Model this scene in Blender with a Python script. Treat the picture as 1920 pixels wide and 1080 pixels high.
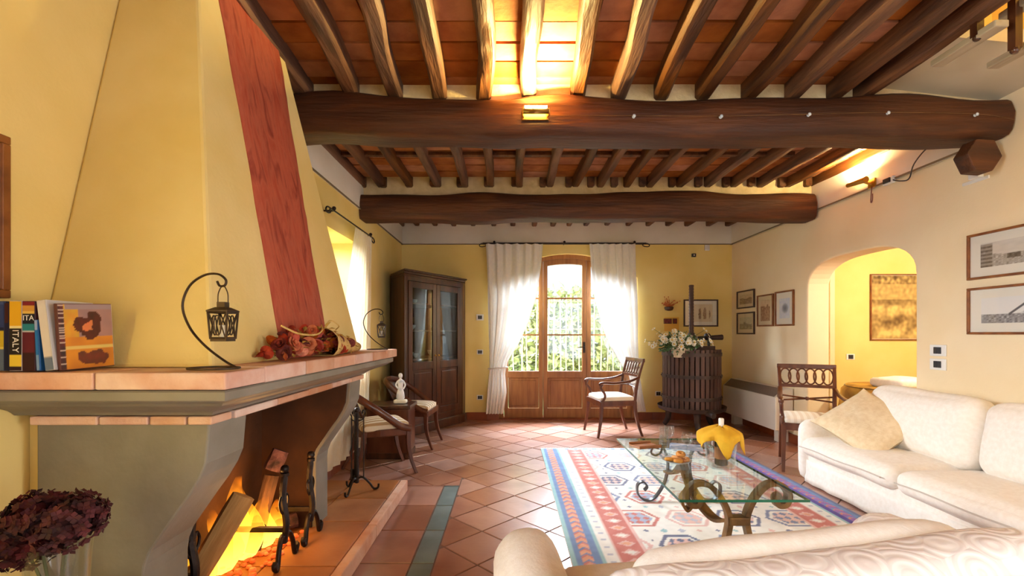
import bpy, bmesh, math, random
from mathutils import Vector, Matrix, Euler, noise as mnoise
PI = math.pi
random.seed(7)
S = bpy.context.scene
for _o in list(bpy.data.objects):
    bpy.data.objects.remove(_o)
COL = S.collection

# ------------------------------------------------------------------ camera
# world: +Y looks into the room, +X right, floor at z = 0, camera 1.25 m up
cam_d = bpy.data.cameras.new('camera')
cam_d.sensor_width = 36.0
cam_d.lens = 860.0 / 1920.0 * 36.0
cam_d.shift_x = 5.0 / 1920.0
cam_d.shift_y = 86.0 / 1920.0
cam_d.clip_start = 0.05
cam = bpy.data.objects.new('camera', cam_d)
COL.objects.link(cam)
cam.location = (0, 0, 1.25)
cam.rotation_euler = (PI / 2, 0, 0)
S.camera = cam

# ------------------------------------------------------------------ world, light, exposure
S.view_settings.view_transform = 'Standard'
S.view_settings.look = 'None'
S.view_settings.gamma = 1.0
S.view_settings.use_curve_mapping = False
S.view_settings.exposure = 0.86
S.cycles.use_denoising = True
S.cycles.max_bounces = 10
S.cycles.diffuse_bounces = 5
S.cycles.transparent_max_bounces = 24
S.cycles.sample_clamp_indirect = 6.0
S.cycles.caustics_reflective = False
S.cycles.caustics_refractive = False
world = bpy.data.worlds.new('sky')
S.world = world
world.use_nodes = True
bg = world.node_tree.nodes['Background']
bg.inputs[0].default_value = (0.80, 0.90, 1.0, 1)
bg.inputs[1].default_value = 0.8

def area(name, loc, target, w, h, power, col, portal=False):
    l = bpy.data.lights.new(name, 'AREA')
    l.shape = 'RECTANGLE'; l.size = w; l.size_y = h; l.energy = power; l.color = col
    if portal:
        l.cycles.is_portal = True
    o = bpy.data.objects.new(name, l); COL.objects.link(o)
    o.location = loc
    d = Vector(target) - Vector(loc)
    o.rotation_euler = d.to_track_quat('-Z', 'Y').to_euler()
    return o
# daylight: fill through unseen openings added around the camera, over the garden hedge, and into the left-hand window
area('fill_rear_opening', (2.05, -2.25, 1.35), (1.7, 3.0, 0.7), 1.8, 1.9, 22, (0.86, 0.93, 1.0))  # weak fill added behind the camera, its opening never in view
area('fill_right_opening', (3.95, -0.1, 1.2), (-1.4, 1.6, 1.5), 1.1, 1.9, 52, (0.94, 0.97, 1.0))  # added to brighten the hood's side face; opening out of view
area('fill_left_opening', (-2.25, -0.27, 1.45), (1.6, 0.9, 0.9), 0.85, 1.8, 118, (0.80, 0.90, 1.0))  # unseen opening, shaped to light the sofas and miss the fireplace front
area('daylight_garden', (0.9, 9.0, 4.2), (0.85, 0.0, 1.7), 6.0, 2.2, 3900, (0.76, 0.87, 1.0))
area('daylight_side_window', (-4.6, 4.3, 3.0), (0.0, 4.1, 0.8), 3.0, 2.0, 1500, (0.92, 0.96, 1.0))

# ------------------------------------------------------------------ helpers
def lin(c):
    out = []
    for v in c[:3]:
        v = v / 255.0
        out.append(v / 12.92 if v <= 0.04045 else ((v + 0.055) / 1.055) ** 2.4)
    return (out[0], out[1], out[2], 1.0)

MATS = {}
def mat(name, col, rough=0.6, metal=0.0, col2=None, scale=6.0, detail=4.0, stretch=(1, 1, 1), bump=0.0, bscale=30.0,
        rand=0.0, spec=0.5, coat=0.0, emit=None, estr=0.0, ramp=(0.35, 0.65), sub=0.0, trans=0.0, ior=1.45, rvar=0.0,
        bstretch=None, distort=0.0, col3=None):
    m = bpy.data.materials.new(name); m.use_nodes = True
    nt = m.node_tree; N = nt.nodes; L = nt.links
    b = N['Principled BSDF']
    b.inputs['Roughness'].default_value = rough
    b.inputs['Metallic'].default_value = metal
    b.inputs['Specular IOR Level'].default_value = spec
    b.inputs['IOR'].default_value = ior
    b.inputs['Coat Weight'].default_value = coat
    b.inputs['Coat Roughness'].default_value = 0.15
    b.inputs['Transmission Weight'].default_value = trans
    b.inputs['Base Color'].default_value = lin(col)
    tc = N.new('ShaderNodeTexCoord')
    oi = N.new('ShaderNodeObjectInfo')
    sh = N.new('ShaderNodeVectorMath'); sh.operation = 'SCALE'
    L.new(oi.outputs['Location'], sh.inputs[0]); sh.inputs['Scale'].default_value = 1.37
    ad = N.new('ShaderNodeVectorMath'); ad.operation = 'ADD'
    L.new(tc.outputs['Object'], ad.inputs[0]); L.new(sh.outputs[0], ad.inputs[1])
    src = ad.outputs[0]
    if col2 is not None:
        mp = N.new('ShaderNodeMapping'); mp.inputs['Scale'].default_value = stretch
        L.new(src, mp.inputs[0])
        nz = N.new('ShaderNodeTexNoise'); nz.inputs['Scale'].default_value = scale; nz.inputs['Detail'].default_value = detail
        nz.inputs['Distortion'].default_value = distort
        L.new(mp.outputs[0], nz.inputs['Vector'])
        rp = N.new('ShaderNodeValToRGB')
        rp.color_ramp.elements[0].position = ramp[0]; rp.color_ramp.elements[0].color = lin(col)
        rp.color_ramp.elements[1].position = ramp[1]; rp.color_ramp.elements[1].color = lin(col2)
        if col3 is not None:
            e = rp.color_ramp.elements.new((ramp[0] + ramp[1]) / 2); e.color = lin(col3)
        L.new(nz.outputs['Fac'], rp.inputs[0])
        out = rp.outputs[0]
        if rand > 0:
            hs = N.new('ShaderNodeHueSaturation')
            mr = N.new('ShaderNodeMapRange'); mr.inputs['To Min'].default_value = 1 - rand; mr.inputs['To Max'].default_value = 1 + rand
            L.new(oi.outputs['Random'], mr.inputs['Value']); L.new(mr.outputs[0], hs.inputs['Value'])
            mr2 = N.new('ShaderNodeMapRange'); mr2.inputs['To Min'].default_value = 1 + rand * 0.8; mr2.inputs['To Max'].default_value = 1 - rand * 0.8
            L.new(oi.outputs['Random'], mr2.inputs['Value']); L.new(mr2.outputs[0], hs.inputs['Saturation'])
            L.new(out, hs.inputs['Color']); out = hs.outputs[0]
        L.new(out, b.inputs['Base Color'])
        if rvar > 0:
            mr3 = N.new('ShaderNodeMapRange'); mr3.inputs['To Min'].default_value = rough - rvar; mr3.inputs['To Max'].default_value = rough + rvar
            L.new(nz.outputs['Fac'], mr3.inputs['Value']); L.new(mr3.outputs[0], b.inputs['Roughness'])
    if bump > 0:
        mpb = N.new('ShaderNodeMapping'); mpb.inputs['Scale'].default_value = bstretch or stretch
        L.new(src, mpb.inputs[0])
        nb = N.new('ShaderNodeTexNoise'); nb.inputs['Scale'].default_value = bscale; nb.inputs['Detail'].default_value = 5
        L.new(mpb.outputs[0], nb.inputs['Vector'])
        bp = N.new('ShaderNodeBump'); bp.inputs['Strength'].default_value = bump; bp.inputs['Distance'].default_value = 0.02
        L.new(nb.outputs['Fac'], bp.inputs['Height']); L.new(bp.outputs[0], b.inputs['Normal'])
    if emit is not None:
        b.inputs['Emission Color'].default_value = lin(emit); b.inputs['Emission Strength'].default_value = estr
    MATS[name] = m
    return m

def mat_print(name='printed', rough=0.7, attr='Col'):
    m = bpy.data.materials.new(name); m.use_nodes = True
    nt = m.node_tree; b = nt.nodes['Principled BSDF']; b.inputs['Roughness'].default_value = rough
    b.inputs['Specular IOR Level'].default_value = 0.3
    a = nt.nodes.new('ShaderNodeVertexColor'); a.layer_name = attr
    nt.links.new(a.outputs['Color'], b.inputs['Base Color'])
    MATS[name] = m
    return m

def mat_glass(name, tint=(1, 1, 1), refl=0.06, rough=0.02, fres=True):
    """thin clear pane: mostly lets light straight through, mirrors a little more at grazing angles"""
    m = bpy.data.materials.new(name); m.use_nodes = True
    nt = m.node_tree; N = nt.nodes; L = nt.links
    N.remove(N['Principled BSDF'])
    out = N['Material Output']
    t = N.new('ShaderNodeBsdfTransparent'); t.inputs[0].default_value = (*tint, 1)
    g = N.new('ShaderNodeBsdfGlossy'); g.inputs['Roughness'].default_value = rough
    g.inputs['Color'].default_value = (1, 1, 1, 1)
    mx = N.new('ShaderNodeMixShader')
    if fres:
        f = N.new('ShaderNodeLayerWeight'); f.inputs['Blend'].default_value = 0.5
        pw = N.new('ShaderNodeMath'); pw.operation = 'POWER'; pw.inputs[1].default_value = 4.0
        ma = N.new('ShaderNodeMath'); ma.operation = 'MULTIPLY_ADD'; ma.inputs[1].default_value = 0.6; ma.inputs[2].default_value = refl * 0.7
        L.new(f.outputs['Facing'], pw.inputs[0]); L.new(pw.outputs[0], ma.inputs[0]); L.new(ma.outputs[0], mx.inputs[0])
    else:
        mx.inputs[0].default_value = refl
    L.new(t.outputs[0], mx.inputs[1]); L.new(g.outputs[0], mx.inputs[2]); L.new(mx.outputs[0], out.inputs[0])
    MATS[name] = m
    return m

def mat_cloth(name, col, translucency=0.4, col2=None, scale=30, rough=0.9, bump=0.15, bscale=90):
    m = mat(name, col, rough, col2=col2 or col, scale=scale, bump=bump, bscale=bscale, spec=0.15)
    nt = m.node_tree; N = nt.nodes; L = nt.links
    b = N['Principled BSDF']; out = N['Material Output']
    tr = N.new('ShaderNodeBsdfTranslucent'); tr.inputs[0].default_value = lin(col)
    mx = N.new('ShaderNodeMixShader'); mx.inputs[0].default_value = translucency
    L.new(b.outputs[0], mx.inputs[1]); L.new(tr.outputs[0], mx.inputs[2]); L.new(mx.outputs[0], out.inputs[0])
    return m

def lerp(a, b, t): return a + (b - a) * t
def interp(pts, x):
    """piecewise linear through sorted (x, y)"""
    if x <= pts[0][0]: return pts[0][1]
    for (x0, y0), (x1, y1) in zip(pts, pts[1:]):
        if x <= x1: return lerp(y0, y1, (x - x0) / (x1 - x0) if x1 > x0 else 0)
    return pts[-1][1]
def smooth_path(pts, n=8, closed=False):
    """Catmull-Rom through the points"""
    P = [Vector(p) for p in pts]; out = []
    m = len(P)
    rng = range(m if closed else m - 1)
    for i in rng:
        p1, p2 = P[i], P[(i + 1) % m]
        p0 = P[(i - 1) % m] if closed or i > 0 else p1 + (p1 - p2)
        p3 = P[(i + 2) % m] if closed or i + 2 < m else p2 + (p2 - p1)
        for k in range(n):
            t = k / n
            out.append(0.5 * ((2 * p1) + (-p0 + p2) * t + (2 * p0 - 5 * p1 + 4 * p2 - p3) * t * t + (-p0 + 3 * p1 - 3 * p2 + p3) * t ** 3))
    if not closed: out.append(P[-1])
    return out

class MB:
    """collects geometry for ONE mesh object"""
    def __init__(s): s.v = []; s.f = []; s.mi = []; s.cur = 0
    def add(s, vs, fs, M=None):
        o = len(s.v)
        s.v += [tuple(M @ Vector(v)) if M else tuple(v) for v in vs]
        s.f += [tuple(i + o for i in f) for f in fs]
        s.mi += [s.cur] * len(fs)
        return s
    def box(s, x0, x1, y0, y1, z0, z1, M=None):
        vs = [(x, y, z) for z in (z0, z1) for y in (y0, y1) for x in (x0, x1)]
        return s.add(vs, [(0, 2, 3, 1), (4, 5, 7, 6), (0, 1, 5, 4), (2, 6, 7, 3), (0, 4, 6, 2), (1, 3, 7, 5)], M)
    def bar(s, a, b, w, t, up=(0, 0, 1)):
        """rectangular bar from a to b, w across, t along up"""
        a = Vector(a); b = Vector(b); d = (b - a); l = d.length; d.normalize()
        u = Vector(up); r = d.cross(u)
        if r.length < 1e-4: r = d.cross(Vector((1, 0, 0)))
        r.normalize(); u = r.cross(d)
        vs = [p + r * sx * w / 2 + u * sz * t / 2 for p in (a, b) for sx, sz in ((-1, -1), (1, -1), (1, 1), (-1, 1))]
        return s.add(vs, [(3, 2, 1, 0), (4, 5, 6, 7), (0, 1, 5, 4), (1, 2, 6, 5), (2, 3, 7, 6), (3, 0, 4, 7)])
    def loft(s, rings, closed=True, caps=True, M=None, loop=False):
        n = len(rings[0]); vs = [p for r in rings for p in r]; fs = []
        m = len(rings)
        for i in range(m if loop else m - 1):
            j2 = (i + 1) % m
            for k in range(n if closed else n - 1):
                k2 = (k + 1) % n
                fs.append((i * n + k, i * n + k2, j2 * n + k2, j2 * n + k))
        if caps and closed and not loop:
            fs.append(tuple(range(n - 1, -1, -1))); fs.append(tuple(range((m - 1) * n, m * n)))
        return s.add(vs, fs, M)
    def tube(s, pts, r, n=6, caps=True, closed=False, flat=None, M=None):
        """r: number or list; flat=(a,b) scales the section, a along 'side', b along 'normal'"""
        P = [Vector(p) for p in pts]; m = len(P)
        R = r if isinstance(r, (list, tuple)) else [r] * m
        rings = []; ref = None
        for i in range(m):
            if closed: t = P[(i + 1) % m] - P[i - 1]
            else: t = P[min(i + 1, m - 1)] - P[max(i - 1, 0)]
            if t.length < 1e-9: t = Vector((0, 0, 1))
            t.normalize()
            if ref is None:
                ref = Vector((0, 0, 1)) if abs(t.z) < 0.9 else Vector((0, 1, 0))
            a = t.cross(ref)
            if a.length < 1e-5: a = t.orthogonal()
            a.normalize(); b = a.cross(t).normalized(); ref = b
            fa, fb = flat or (1, 1)
            rings.append([P[i] + (a * math.cos(q) * fa + b * math.sin(q) * fb) * R[i] for q in [2 * PI * k / n for k in range(n)]])
        return s.loft(rings, True, caps and not closed, M, closed)
    def strap(s, pts, w, t, axis=(0, 1, 0)):
        """flat bar that follows pts, w wide along axis, t thick across it"""
        P = [Vector(p) for p in pts]; ax = Vector(axis).normalized(); rings = []
        for i in range(len(P)):
            d = P[min(i + 1, len(P) - 1)] - P[max(i - 1, 0)]; d.normalize()
            nr = d.cross(ax)
            if nr.length < 1e-5: nr = d.orthogonal()
            nr.normalize()
            rings.append([P[i] + ax * a * w / 2 + nr * b * t / 2 for a, b in ((-1, -1), (1, -1), (1, 1), (-1, 1))])
        return s.loft(rings)
    def lathe(s, prof, n=16, M=None, caps=True, arc=2 * PI):
        rings = [[(r * math.cos(2 * PI * k / n), r * math.sin(2 * PI * k / n), z) for k in range(n)] for r, z in prof]
        return s.loft(rings, True, caps, M)
    def prism(s, poly, a0, a1, axis='y', M=None):
        """poly in the plane across axis: axis y -> (x,z); x -> (y,z); z -> (x,y)"""
        def p(u, w, a): return {'y': (u, a, w), 'x': (a, u, w), 'z': (u, w, a)}[axis]
        n = len(poly)
        vs = [p(u, w, a0) for u, w in poly] + [p(u, w, a1) for u, w in poly]
        fs = [tuple(range(n)), tuple(range(2 * n - 1, n - 1, -1))]
        fs += [(k, k + n, (k + 1) % n + n, (k + 1) % n) for k in range(n)]
        return s.add(vs, fs, M)
    def ball(s, c, r, n=10, m=6, M=None):
        rx, ry, rz = r if isinstance(r, (tuple, list)) else (r, r, r)
        rings = []
        for i in range(1, m):
            th = PI * i / m
            rings.append([(c[0] + rx * math.sin(th) * math.cos(2 * PI * k / n), c[1] + ry * math.sin(th) * math.sin(2 * PI * k / n), c[2] - rz * math.cos(th)) for k in range(n)])
        return s.loft(rings, True, True, M)
    def puff(s, c, size, r=0.06, n=10, bulge=(0, 0, 0), M=None, wob=0.0, seed=0.0):
        """upholstery block: rounded box whose faces swell by bulge along x, y, z"""
        hx, hy, hz = [d / 2 for d in size]; r = min(r, hx, hy, hz)
        vs = {}; order = []; fs = []
        def vid(key, p):
            if key not in vs: vs[key] = len(order); order.append(p)
            return vs[key]
        def pt(a, b, cc):
            q = Vector((a * hx, b * hy, cc * hz))
            inner = Vector((max(-hx + r, min(hx - r, q.x)), max(-hy + r, min(hy - r, q.y)), max(-hz + r, min(hz - r, q.z))))
            d = q - inner
            if d.length > 1e-9: q = inner + d.normalized() * r
            q.x += a * bulge[0] * (1 - b * b) * (1 - cc * cc)
            q.y += b * bulge[1] * (1 - a * a) * (1 - cc * cc)
            q.z += cc * bulge[2] * (1 - a * a) * (1 - b * b)
            if wob:
                w = mnoise.noise_vector(q * 4.0 + Vector((seed, seed * 2, 0)))
                q += w * wob
            return (q.x + c[0], q.y + c[1], q.z + c[2])
        def grade(i):
            t = i / n * 2 - 1
            return math.copysign(abs(t) ** 0.75, t)
        g = [grade(i) for i in range(n + 1)]
        for ax in range(3):
            for sg in (0, n):
                for i in range(n):
                    for j in range(n):
                        q = []
                        for di, dj in ((0, 0), (1, 0), (1, 1), (0, 1)):
                            idx = [0, 0, 0]; idx[ax] = sg; idx[(ax + 1) % 3] = i + di; idx[(ax + 2) % 3] = j + dj
                            q.append(vid(tuple(idx), pt(g[idx[0]], g[idx[1]], g[idx[2]])))
                        fs.append(tuple(q if sg else q[::-1]))
        return s.add(order, fs, M)
    def build(s, name, m, parent=None, smooth=None, bevel=0.0, solid=0.0, seg=2, fix=True, loc=None, rot=None):
        me = bpy.data.meshes.new(name)
        me.from_pydata(s.v, [], s.f)
        ms = m if isinstance(m, (list, tuple)) else [m]
        for q in ms: me.materials.append(MATS[q] if isinstance(q, str) else q)
        if len(ms) > 1: me.polygons.foreach_set('material_index', s.mi)
        if fix:
            bm = bmesh.new(); bm.from_mesh(me); bmesh.ops.recalc_face_normals(bm, faces=bm.faces); bm.to_mesh(me); bm.free()
        if smooth is not None:
            me.polygons.foreach_set('use_smooth', [True] * len(me.polygons))
            if smooth < 180: me.set_sharp_from_angle(angle=math.radians(smooth))
        me.update()
        return link(name, me, parent, bevel, solid, seg, loc, rot)

def link(name, me, parent=None, bevel=0.0, solid=0.0, seg=2, loc=None, rot=None):
    o = bpy.data.objects.new(name, me); COL.objects.link(o)
    if parent is not None: o.parent = parent
    if loc is not None: o.location = loc
    if rot is not None: o.rotation_euler = rot
    if solid:
        k = o.modifiers.new('solidify', 'SOLIDIFY'); k.thickness = solid; k.offset = 0
    if bevel:
        k = o.modifiers.new('bevel', 'BEVEL'); k.width = bevel; k.segments = seg; k.limit_method = 'ANGLE'; k.angle_limit = math.radians(40)
    return o

def tag(o, label, cat, group=None):
    o['label'] = label; o['category'] = cat
    if group: o['group'] = group
    return o
def struct(o, label=None, cat=None):
    o['kind'] = 'structure'
    if label: o['label'] = label
    if cat: o['category'] = cat
    return o
def thing(name, label, cat, loc=(0, 0, 0), rz=0.0, group=None, rot=None):
    o = bpy.data.objects.new(name, None); COL.objects.link(o)
    o.empty_display_size = 0.1
    o.location = loc; o.rotation_euler = rot or (0, 0, rz)
    return tag(o, label, cat, group)
def copy_tree(o, parent=None):
    kids = list(o.children)
    c = o.copy(); COL.objects.link(c); c.parent = parent
    for k in kids: copy_tree(k, c)
    return c

def printed(name, w, h, fn, parent, nx=40, ny=40, m='printed', y=0.0, x0=None, z0=0.0, plane='xz', solid=0.0):
    """flat printed sheet, w x h, colour from fn(u, v) in sRGB 0-255, facing -Y (or up for plane xy)"""
    x0 = -w / 2 if x0 is None else x0
    vs = []; cols = []
    for j in range(ny + 1):
        for i in range(nx + 1):
            u, v = i / nx, j / ny
            vs.append((x0 + u * w, y, z0 + v * h) if plane == 'xz' else (x0 + u * w, z0 + v * h, y))
            cols.append(lin(fn(u, v)))
    fs = [(j * (nx + 1) + i, j * (nx + 1) + i + 1, (j + 1) * (nx + 1) + i + 1, (j + 1) * (nx + 1) + i) for j in range(ny) for i in range(nx)]
    me = bpy.data.meshes.new(name); me.from_pydata(vs, [], fs)
    at = me.color_attributes.new('Col', 'FLOAT_COLOR', 'POINT')
    at.data.foreach_set('color', [c for q in cols for c in q])
    me.materials.append(MATS[m]); me.update()
    return link(name, me, parent, solid=solid)

def text_mesh(name, s, size, m, parent, loc, rot, depth=0.0008, align='CENTER'):
    cu = bpy.data.curves.new('t', 'FONT'); cu.body = s; cu.size = size; cu.extrude = depth
    cu.align_x = align; cu.align_y = 'CENTER'; cu.resolution_u = 3
    tmp = bpy.data.objects.new('t', cu); COL.objects.link(tmp)
    bpy.context.view_layer.update()
    me = bpy.data.meshes.new_from_object(tmp)
    bpy.data.objects.remove(tmp); bpy.data.curves.remove(cu)
    me.name = name; me.materials.clear(); me.materials.append(MATS[m])
    return link(name, me, parent, loc=loc, rot=rot)

def nz(x, y=0.0, z=0.0): return mnoise.noise(Vector((x, y, z)))
# ------------------------------------------------------------------ materials
mat('plaster_yellow', (234, 208, 134), 0.85, col2=(226, 197, 114), scale=1.6, detail=5, bump=0.06, bscale=60)
mat('plaster_hood', (228, 206, 140), 0.82, col2=(220, 195, 120), scale=2.2, detail=5, bump=0.08, bscale=50)
mat('plaster_cream', (242, 224, 190), 0.85, col2=(236, 214, 174), scale=1.5, detail=5, bump=0.06, bscale=60)
mat('plaster_white', (232, 226, 214), 0.85, col2=(222, 214, 200), scale=2.0, bump=0.05, bscale=60)
mat('plaster_infill', (226, 204, 160), 0.9, col2=(206, 182, 136), scale=9, bump=0.3, bscale=40)
mat('plaster_grey', (140, 134, 122), 0.55, col2=(126, 120, 106), scale=5, detail=6, bump=0.08, bscale=40, spec=0.4)
mat('red_plaster', (162, 66, 42), 0.7, col2=(128, 42, 28), col3=(176, 88, 62), scale=7, detail=8, stretch=(1, 2.4, 0.6), distort=1.2, bump=0.25, bscale=22, ramp=(0.3, 0.72))
mat('line_dark', (120, 104, 80), 0.7)
mat('terracotta_ceiling', (142, 82, 44), 0.85, col2=(174, 110, 64), scale=7, detail=6, rand=0.16, bump=0.15, bscale=40)
mat('mortar', (186, 160, 120), 0.95, col2=(170, 140, 100), scale=12)
mat('terracotta_floor', (152, 100, 80), 0.30, col2=(136, 84, 66), col3=(166, 116, 94), scale=3, detail=7, rand=0.2, bump=0.05, bscale=26, coat=0.5, rvar=0.04, ramp=(0.25, 0.75))
mat('grout', (112, 84, 66), 0.9, col2=(92, 68, 54), scale=20)
mat('grey_inlay', (116, 128, 126), 0.3, col2=(98, 108, 104), scale=6, rand=0.06, coat=0.2)
mat('skirting', (146, 76, 48), 0.45, col2=(120, 58, 36), scale=5, rand=0.15)
mat('brick_pale', (204, 148, 116), 0.75, col2=(222, 186, 162), scale=5, detail=6, rand=0.14, bump=0.3, bscale=24)
mat('brick_chalky', (226, 200, 186), 0.75, col2=(206, 160, 140), scale=7, detail=6, bump=0.3, bscale=24)
mat('hearth_stone', (176, 116, 66), 0.5, col2=(152, 92, 46), scale=4, detail=6, rand=0.08, bump=0.08, bscale=30)
mat('soot', (84, 48, 20), 0.9, col2=(40, 22, 10), scale=2.4, detail=5, bump=0.2, bscale=20)
mat('beam_wood', (54, 27, 10), 0.6, col2=(98, 54, 20), col3=(72, 37, 14), scale=3.5, detail=8, stretch=(0.35, 3.5, 3.5), distort=0.6, bump=0.5, bscale=9, bstretch=(0.5, 5, 5), ramp=(0.28, 0.72))
mat('rafter_wood', (62, 34, 17), 0.6, col2=(112, 70, 38), scale=4, detail=7, stretch=(4, 0.4, 4), bump=0.4, bscale=10, bstretch=(5, 0.6, 5), rand=0.25)
mat('door_wood', (164, 108, 56), 0.4, col2=(138, 86, 42), scale=5, detail=6, stretch=(5, 5, 0.5), bump=0.08, bscale=20)
mat('walnut', (84, 46, 26), 0.32, col2=(56, 28, 15), scale=4, detail=6, stretch=(4, 4, 0.5), coat=0.3, bump=0.06, bscale=20)
mat('mahogany', (104, 56, 32), 0.3, col2=(76, 36, 20), scale=5, detail=6, stretch=(3, 3, 0.6), coat=0.3)
mat('press_wood', (92, 66, 58), 0.5, col2=(66, 44, 38), scale=6, detail=6, stretch=(4, 4, 0.4), rand=0.12, bump=0.2, bscale=20)
mat('cast_iron', (58, 48, 46), 0.5, metal=0.5, col2=(82, 66, 60), scale=8, bump=0.2, bscale=30)
mat('black_iron', (32, 26, 24), 0.45, metal=0.6, col2=(56, 44, 38), scale=12, bump=0.15, bscale=40)
mat('bronze_iron', (134, 100, 58), 0.42, metal=0.45, col2=(92, 66, 36), scale=10, bump=0.15, bscale=40)
mat('grey_iron', (104, 106, 108), 0.4, metal=0.6, col2=(80, 80, 84), scale=10)
mat('brass', (176, 132, 62), 0.3, metal=0.9)
mat('white_paint', (226, 220, 210), 0.5, col2=(220, 213, 202), scale=3)
mat('white_plastic', (232, 230, 226), 0.4)
mat('dark_plastic', (44, 44, 50), 0.35)
mat('grille_grey', (128, 112, 102), 0.55)
mat('stair_white', (206, 196, 174), 0.85, col2=(196, 186, 162), scale=2)
mat('tread_wood', (172, 158, 134), 0.5, col2=(150, 136, 112), scale=5, stretch=(4, 0.5, 4))
mat('gold_frame', (140, 84, 38), 0.4, col2=(112, 62, 26), scale=14)
mat('dark_frame', (70, 42, 24), 0.4, col2=(52, 30, 18), scale=14)
mat('mount', (226, 220, 206), 0.9)
mat('mount_tan', (214, 196, 160), 0.9)
mat_print('printed', 0.75)
mat_print('rug_pile', 0.95)
mat_glass('pane_glass', (0.97, 0.98, 0.98))
mat_glass('cabinet_glass', (0.78, 0.82, 0.80))
mat_glass('picture_glass', (1, 1, 1), refl=0.035, rough=0.05, fres=False)
mat_glass('vessel_glass', (0.93, 0.95, 0.95))
mat_glass('table_glass', (0.90, 0.96, 0.94))
mat('glass_edge', (22, 92, 66), 0.1, col2=(34, 110, 82), scale=4, coat=0.5)

mat('cover_fabric', (242, 234, 224), 0.92, col2=(236, 226, 214), scale=40, bump=0.12, bscale=120, spec=0.2)
mat('cushion_fabric', (232, 212, 178), 0.9, col2=(222, 198, 160), scale=30, bump=0.15, bscale=80, spec=0.2)
mat('piping_fabric', (200, 188, 176), 0.9)
mat_cloth('curtain', (232, 228, 222), 0.12, (240, 234, 224))
mat_cloth('curtain_cream', (240, 230, 206), 0.22, (238, 224, 192))

def mat_scroll(name, base, line):
    """woven scroll pattern for the slip-covers: rings around scattered centres, slightly raised"""
    m = bpy.data.materials.new(name); m.use_nodes = True
    nt = m.node_tree; N = nt.nodes; L = nt.links; b = N['Principled BSDF']
    b.inputs['Roughness'].default_value = 0.9; b.inputs['Specular IOR Level'].default_value = 0.2
    tc = N.new('ShaderNodeTexCoord')
    vo = N.new('ShaderNodeTexVoronoi'); vo.inputs['Scale'].default_value = 8.5; vo.inputs['Randomness'].default_value = 0.9
    L.new(tc.outputs['Object'], vo.inputs['Vector'])
    ml = N.new('ShaderNodeMath'); ml.operation = 'MULTIPLY'; ml.inputs[1].default_value = 30
    sn = N.new('ShaderNodeMath'); sn.operation = 'SINE'
    L.new(vo.outputs['Distance'], ml.inputs[0]); L.new(ml.outputs[0], sn.inputs[0])
    rp = N.new('ShaderNodeValToRGB'); rp.color_ramp.elements[0].position = 0.42; rp.color_ramp.elements[1].position = 0.72
    rp.color_ramp.elements[0].color = lin(base); rp.color_ramp.elements[1].color = lin(line)
    mr = N.new('ShaderNodeMapRange'); mr.inputs['From Min'].default_value = -1
    L.new(sn.outputs[0], mr.inputs['Value']); L.new(mr.outputs[0], rp.inputs[0]); L.new(rp.outputs[0], b.inputs['Base Color'])
    bp = N.new('ShaderNodeBump'); bp.inputs['Strength'].default_value = 0.25; bp.inputs['Distance'].default_value = 0.01
    L.new(mr.outputs[0], bp.inputs['Height']); L.new(bp.outputs[0], b.inputs['Normal'])
    MATS[name] = m
mat_scroll('scroll_fabric', (238, 230, 224), (228, 216, 210))

def mat_stripe(name, a, c, freq, axis=0):
    m = bpy.data.materials.new(name); m.use_nodes = True
    nt = m.node_tree; N = nt.nodes; L = nt.links; b = N['Principled BSDF']; b.inputs['Roughness'].default_value = 0.85
    tc = N.new('ShaderNodeTexCoord'); sx = N.new('ShaderNodeSeparateXYZ'); L.new(tc.outputs['Object'], sx.inputs[0])
    ml = N.new('ShaderNodeMath'); ml.operation = 'MULTIPLY'; ml.inputs[1].default_value = freq
    sn = N.new('ShaderNodeMath'); sn.operation = 'SINE'
    L.new(sx.outputs[axis], ml.inputs[0]); L.new(ml.outputs[0], sn.inputs[0])
    rp = N.new('ShaderNodeValToRGB'); rp.color_ramp.elements[0].position = 0.45; rp.color_ramp.elements[1].position = 0.55
    rp.color_ramp.elements[0].color = lin(a); rp.color_ramp.elements[1].color = lin(c)
    mr = N.new('ShaderNodeMapRange'); mr.inputs['From Min'].default_value = -1
    L.new(sn.outputs[0], mr.inputs['Value']); L.new(mr.outputs[0], rp.inputs[0]); L.new(rp.outputs[0], b.inputs['Base Color'])
    MATS[name] = m
mat_stripe('stripe_seat', (226, 214, 190), (176, 140, 96), 90)
mat_stripe('pale_seat', (232, 222, 208), (222, 206, 186), 120)

# ------------------------------------------------------------------ room shell
XL, XR, YB, YR = -1.57, 3.24, 6.68, -1.9        # left, right, back and rear wall faces
ZT = 2.91                                        # underside of the ceiling tiles
ZC = 2.55                                        # line under the white cornice band

# floor: diagonal 30 cm tiles, a grey inlay strip beside the hearth, straight tiles between
floor = struct(MB().box(XL - 0.3, XR + 0.3, YR - 0.3, YB + 0.3, -0.12, -0.004).build('floor', 'grout'),
               'terracotta tiled floor laid on the diagonal', 'floor')
def clip(poly, a, b, c):                         # keep a*x + b*y <= c
    out = []
    for i in range(len(poly)):
        p, q = poly[i], poly[(i + 1) % len(poly)]
        dp, dq = a * p[0] + b * p[1] - c, a * q[0] + b * q[1] - c
        if dp <= 0: out.append(p)
        if dp * dq < 0:
            t = dp / (dp - dq); out.append((lerp(p[0], q[0], t), lerp(p[1], q[1], t)))
    return out
def poly_area(p): return abs(sum(p[i][0] * p[(i + 1) % len(p)][1] - p[(i + 1) % len(p)][0] * p[i][1] for i in range(len(p)))) / 2
def tile_rot(x, y):
    c = math.cos(PI / 4); return (0.04 + (x - y) * c, 3.33 + (x + y) * c)
TS, GAP = 0.30, 0.0045
far_tiles = MB(); full_me = None
near_count = 0
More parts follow.
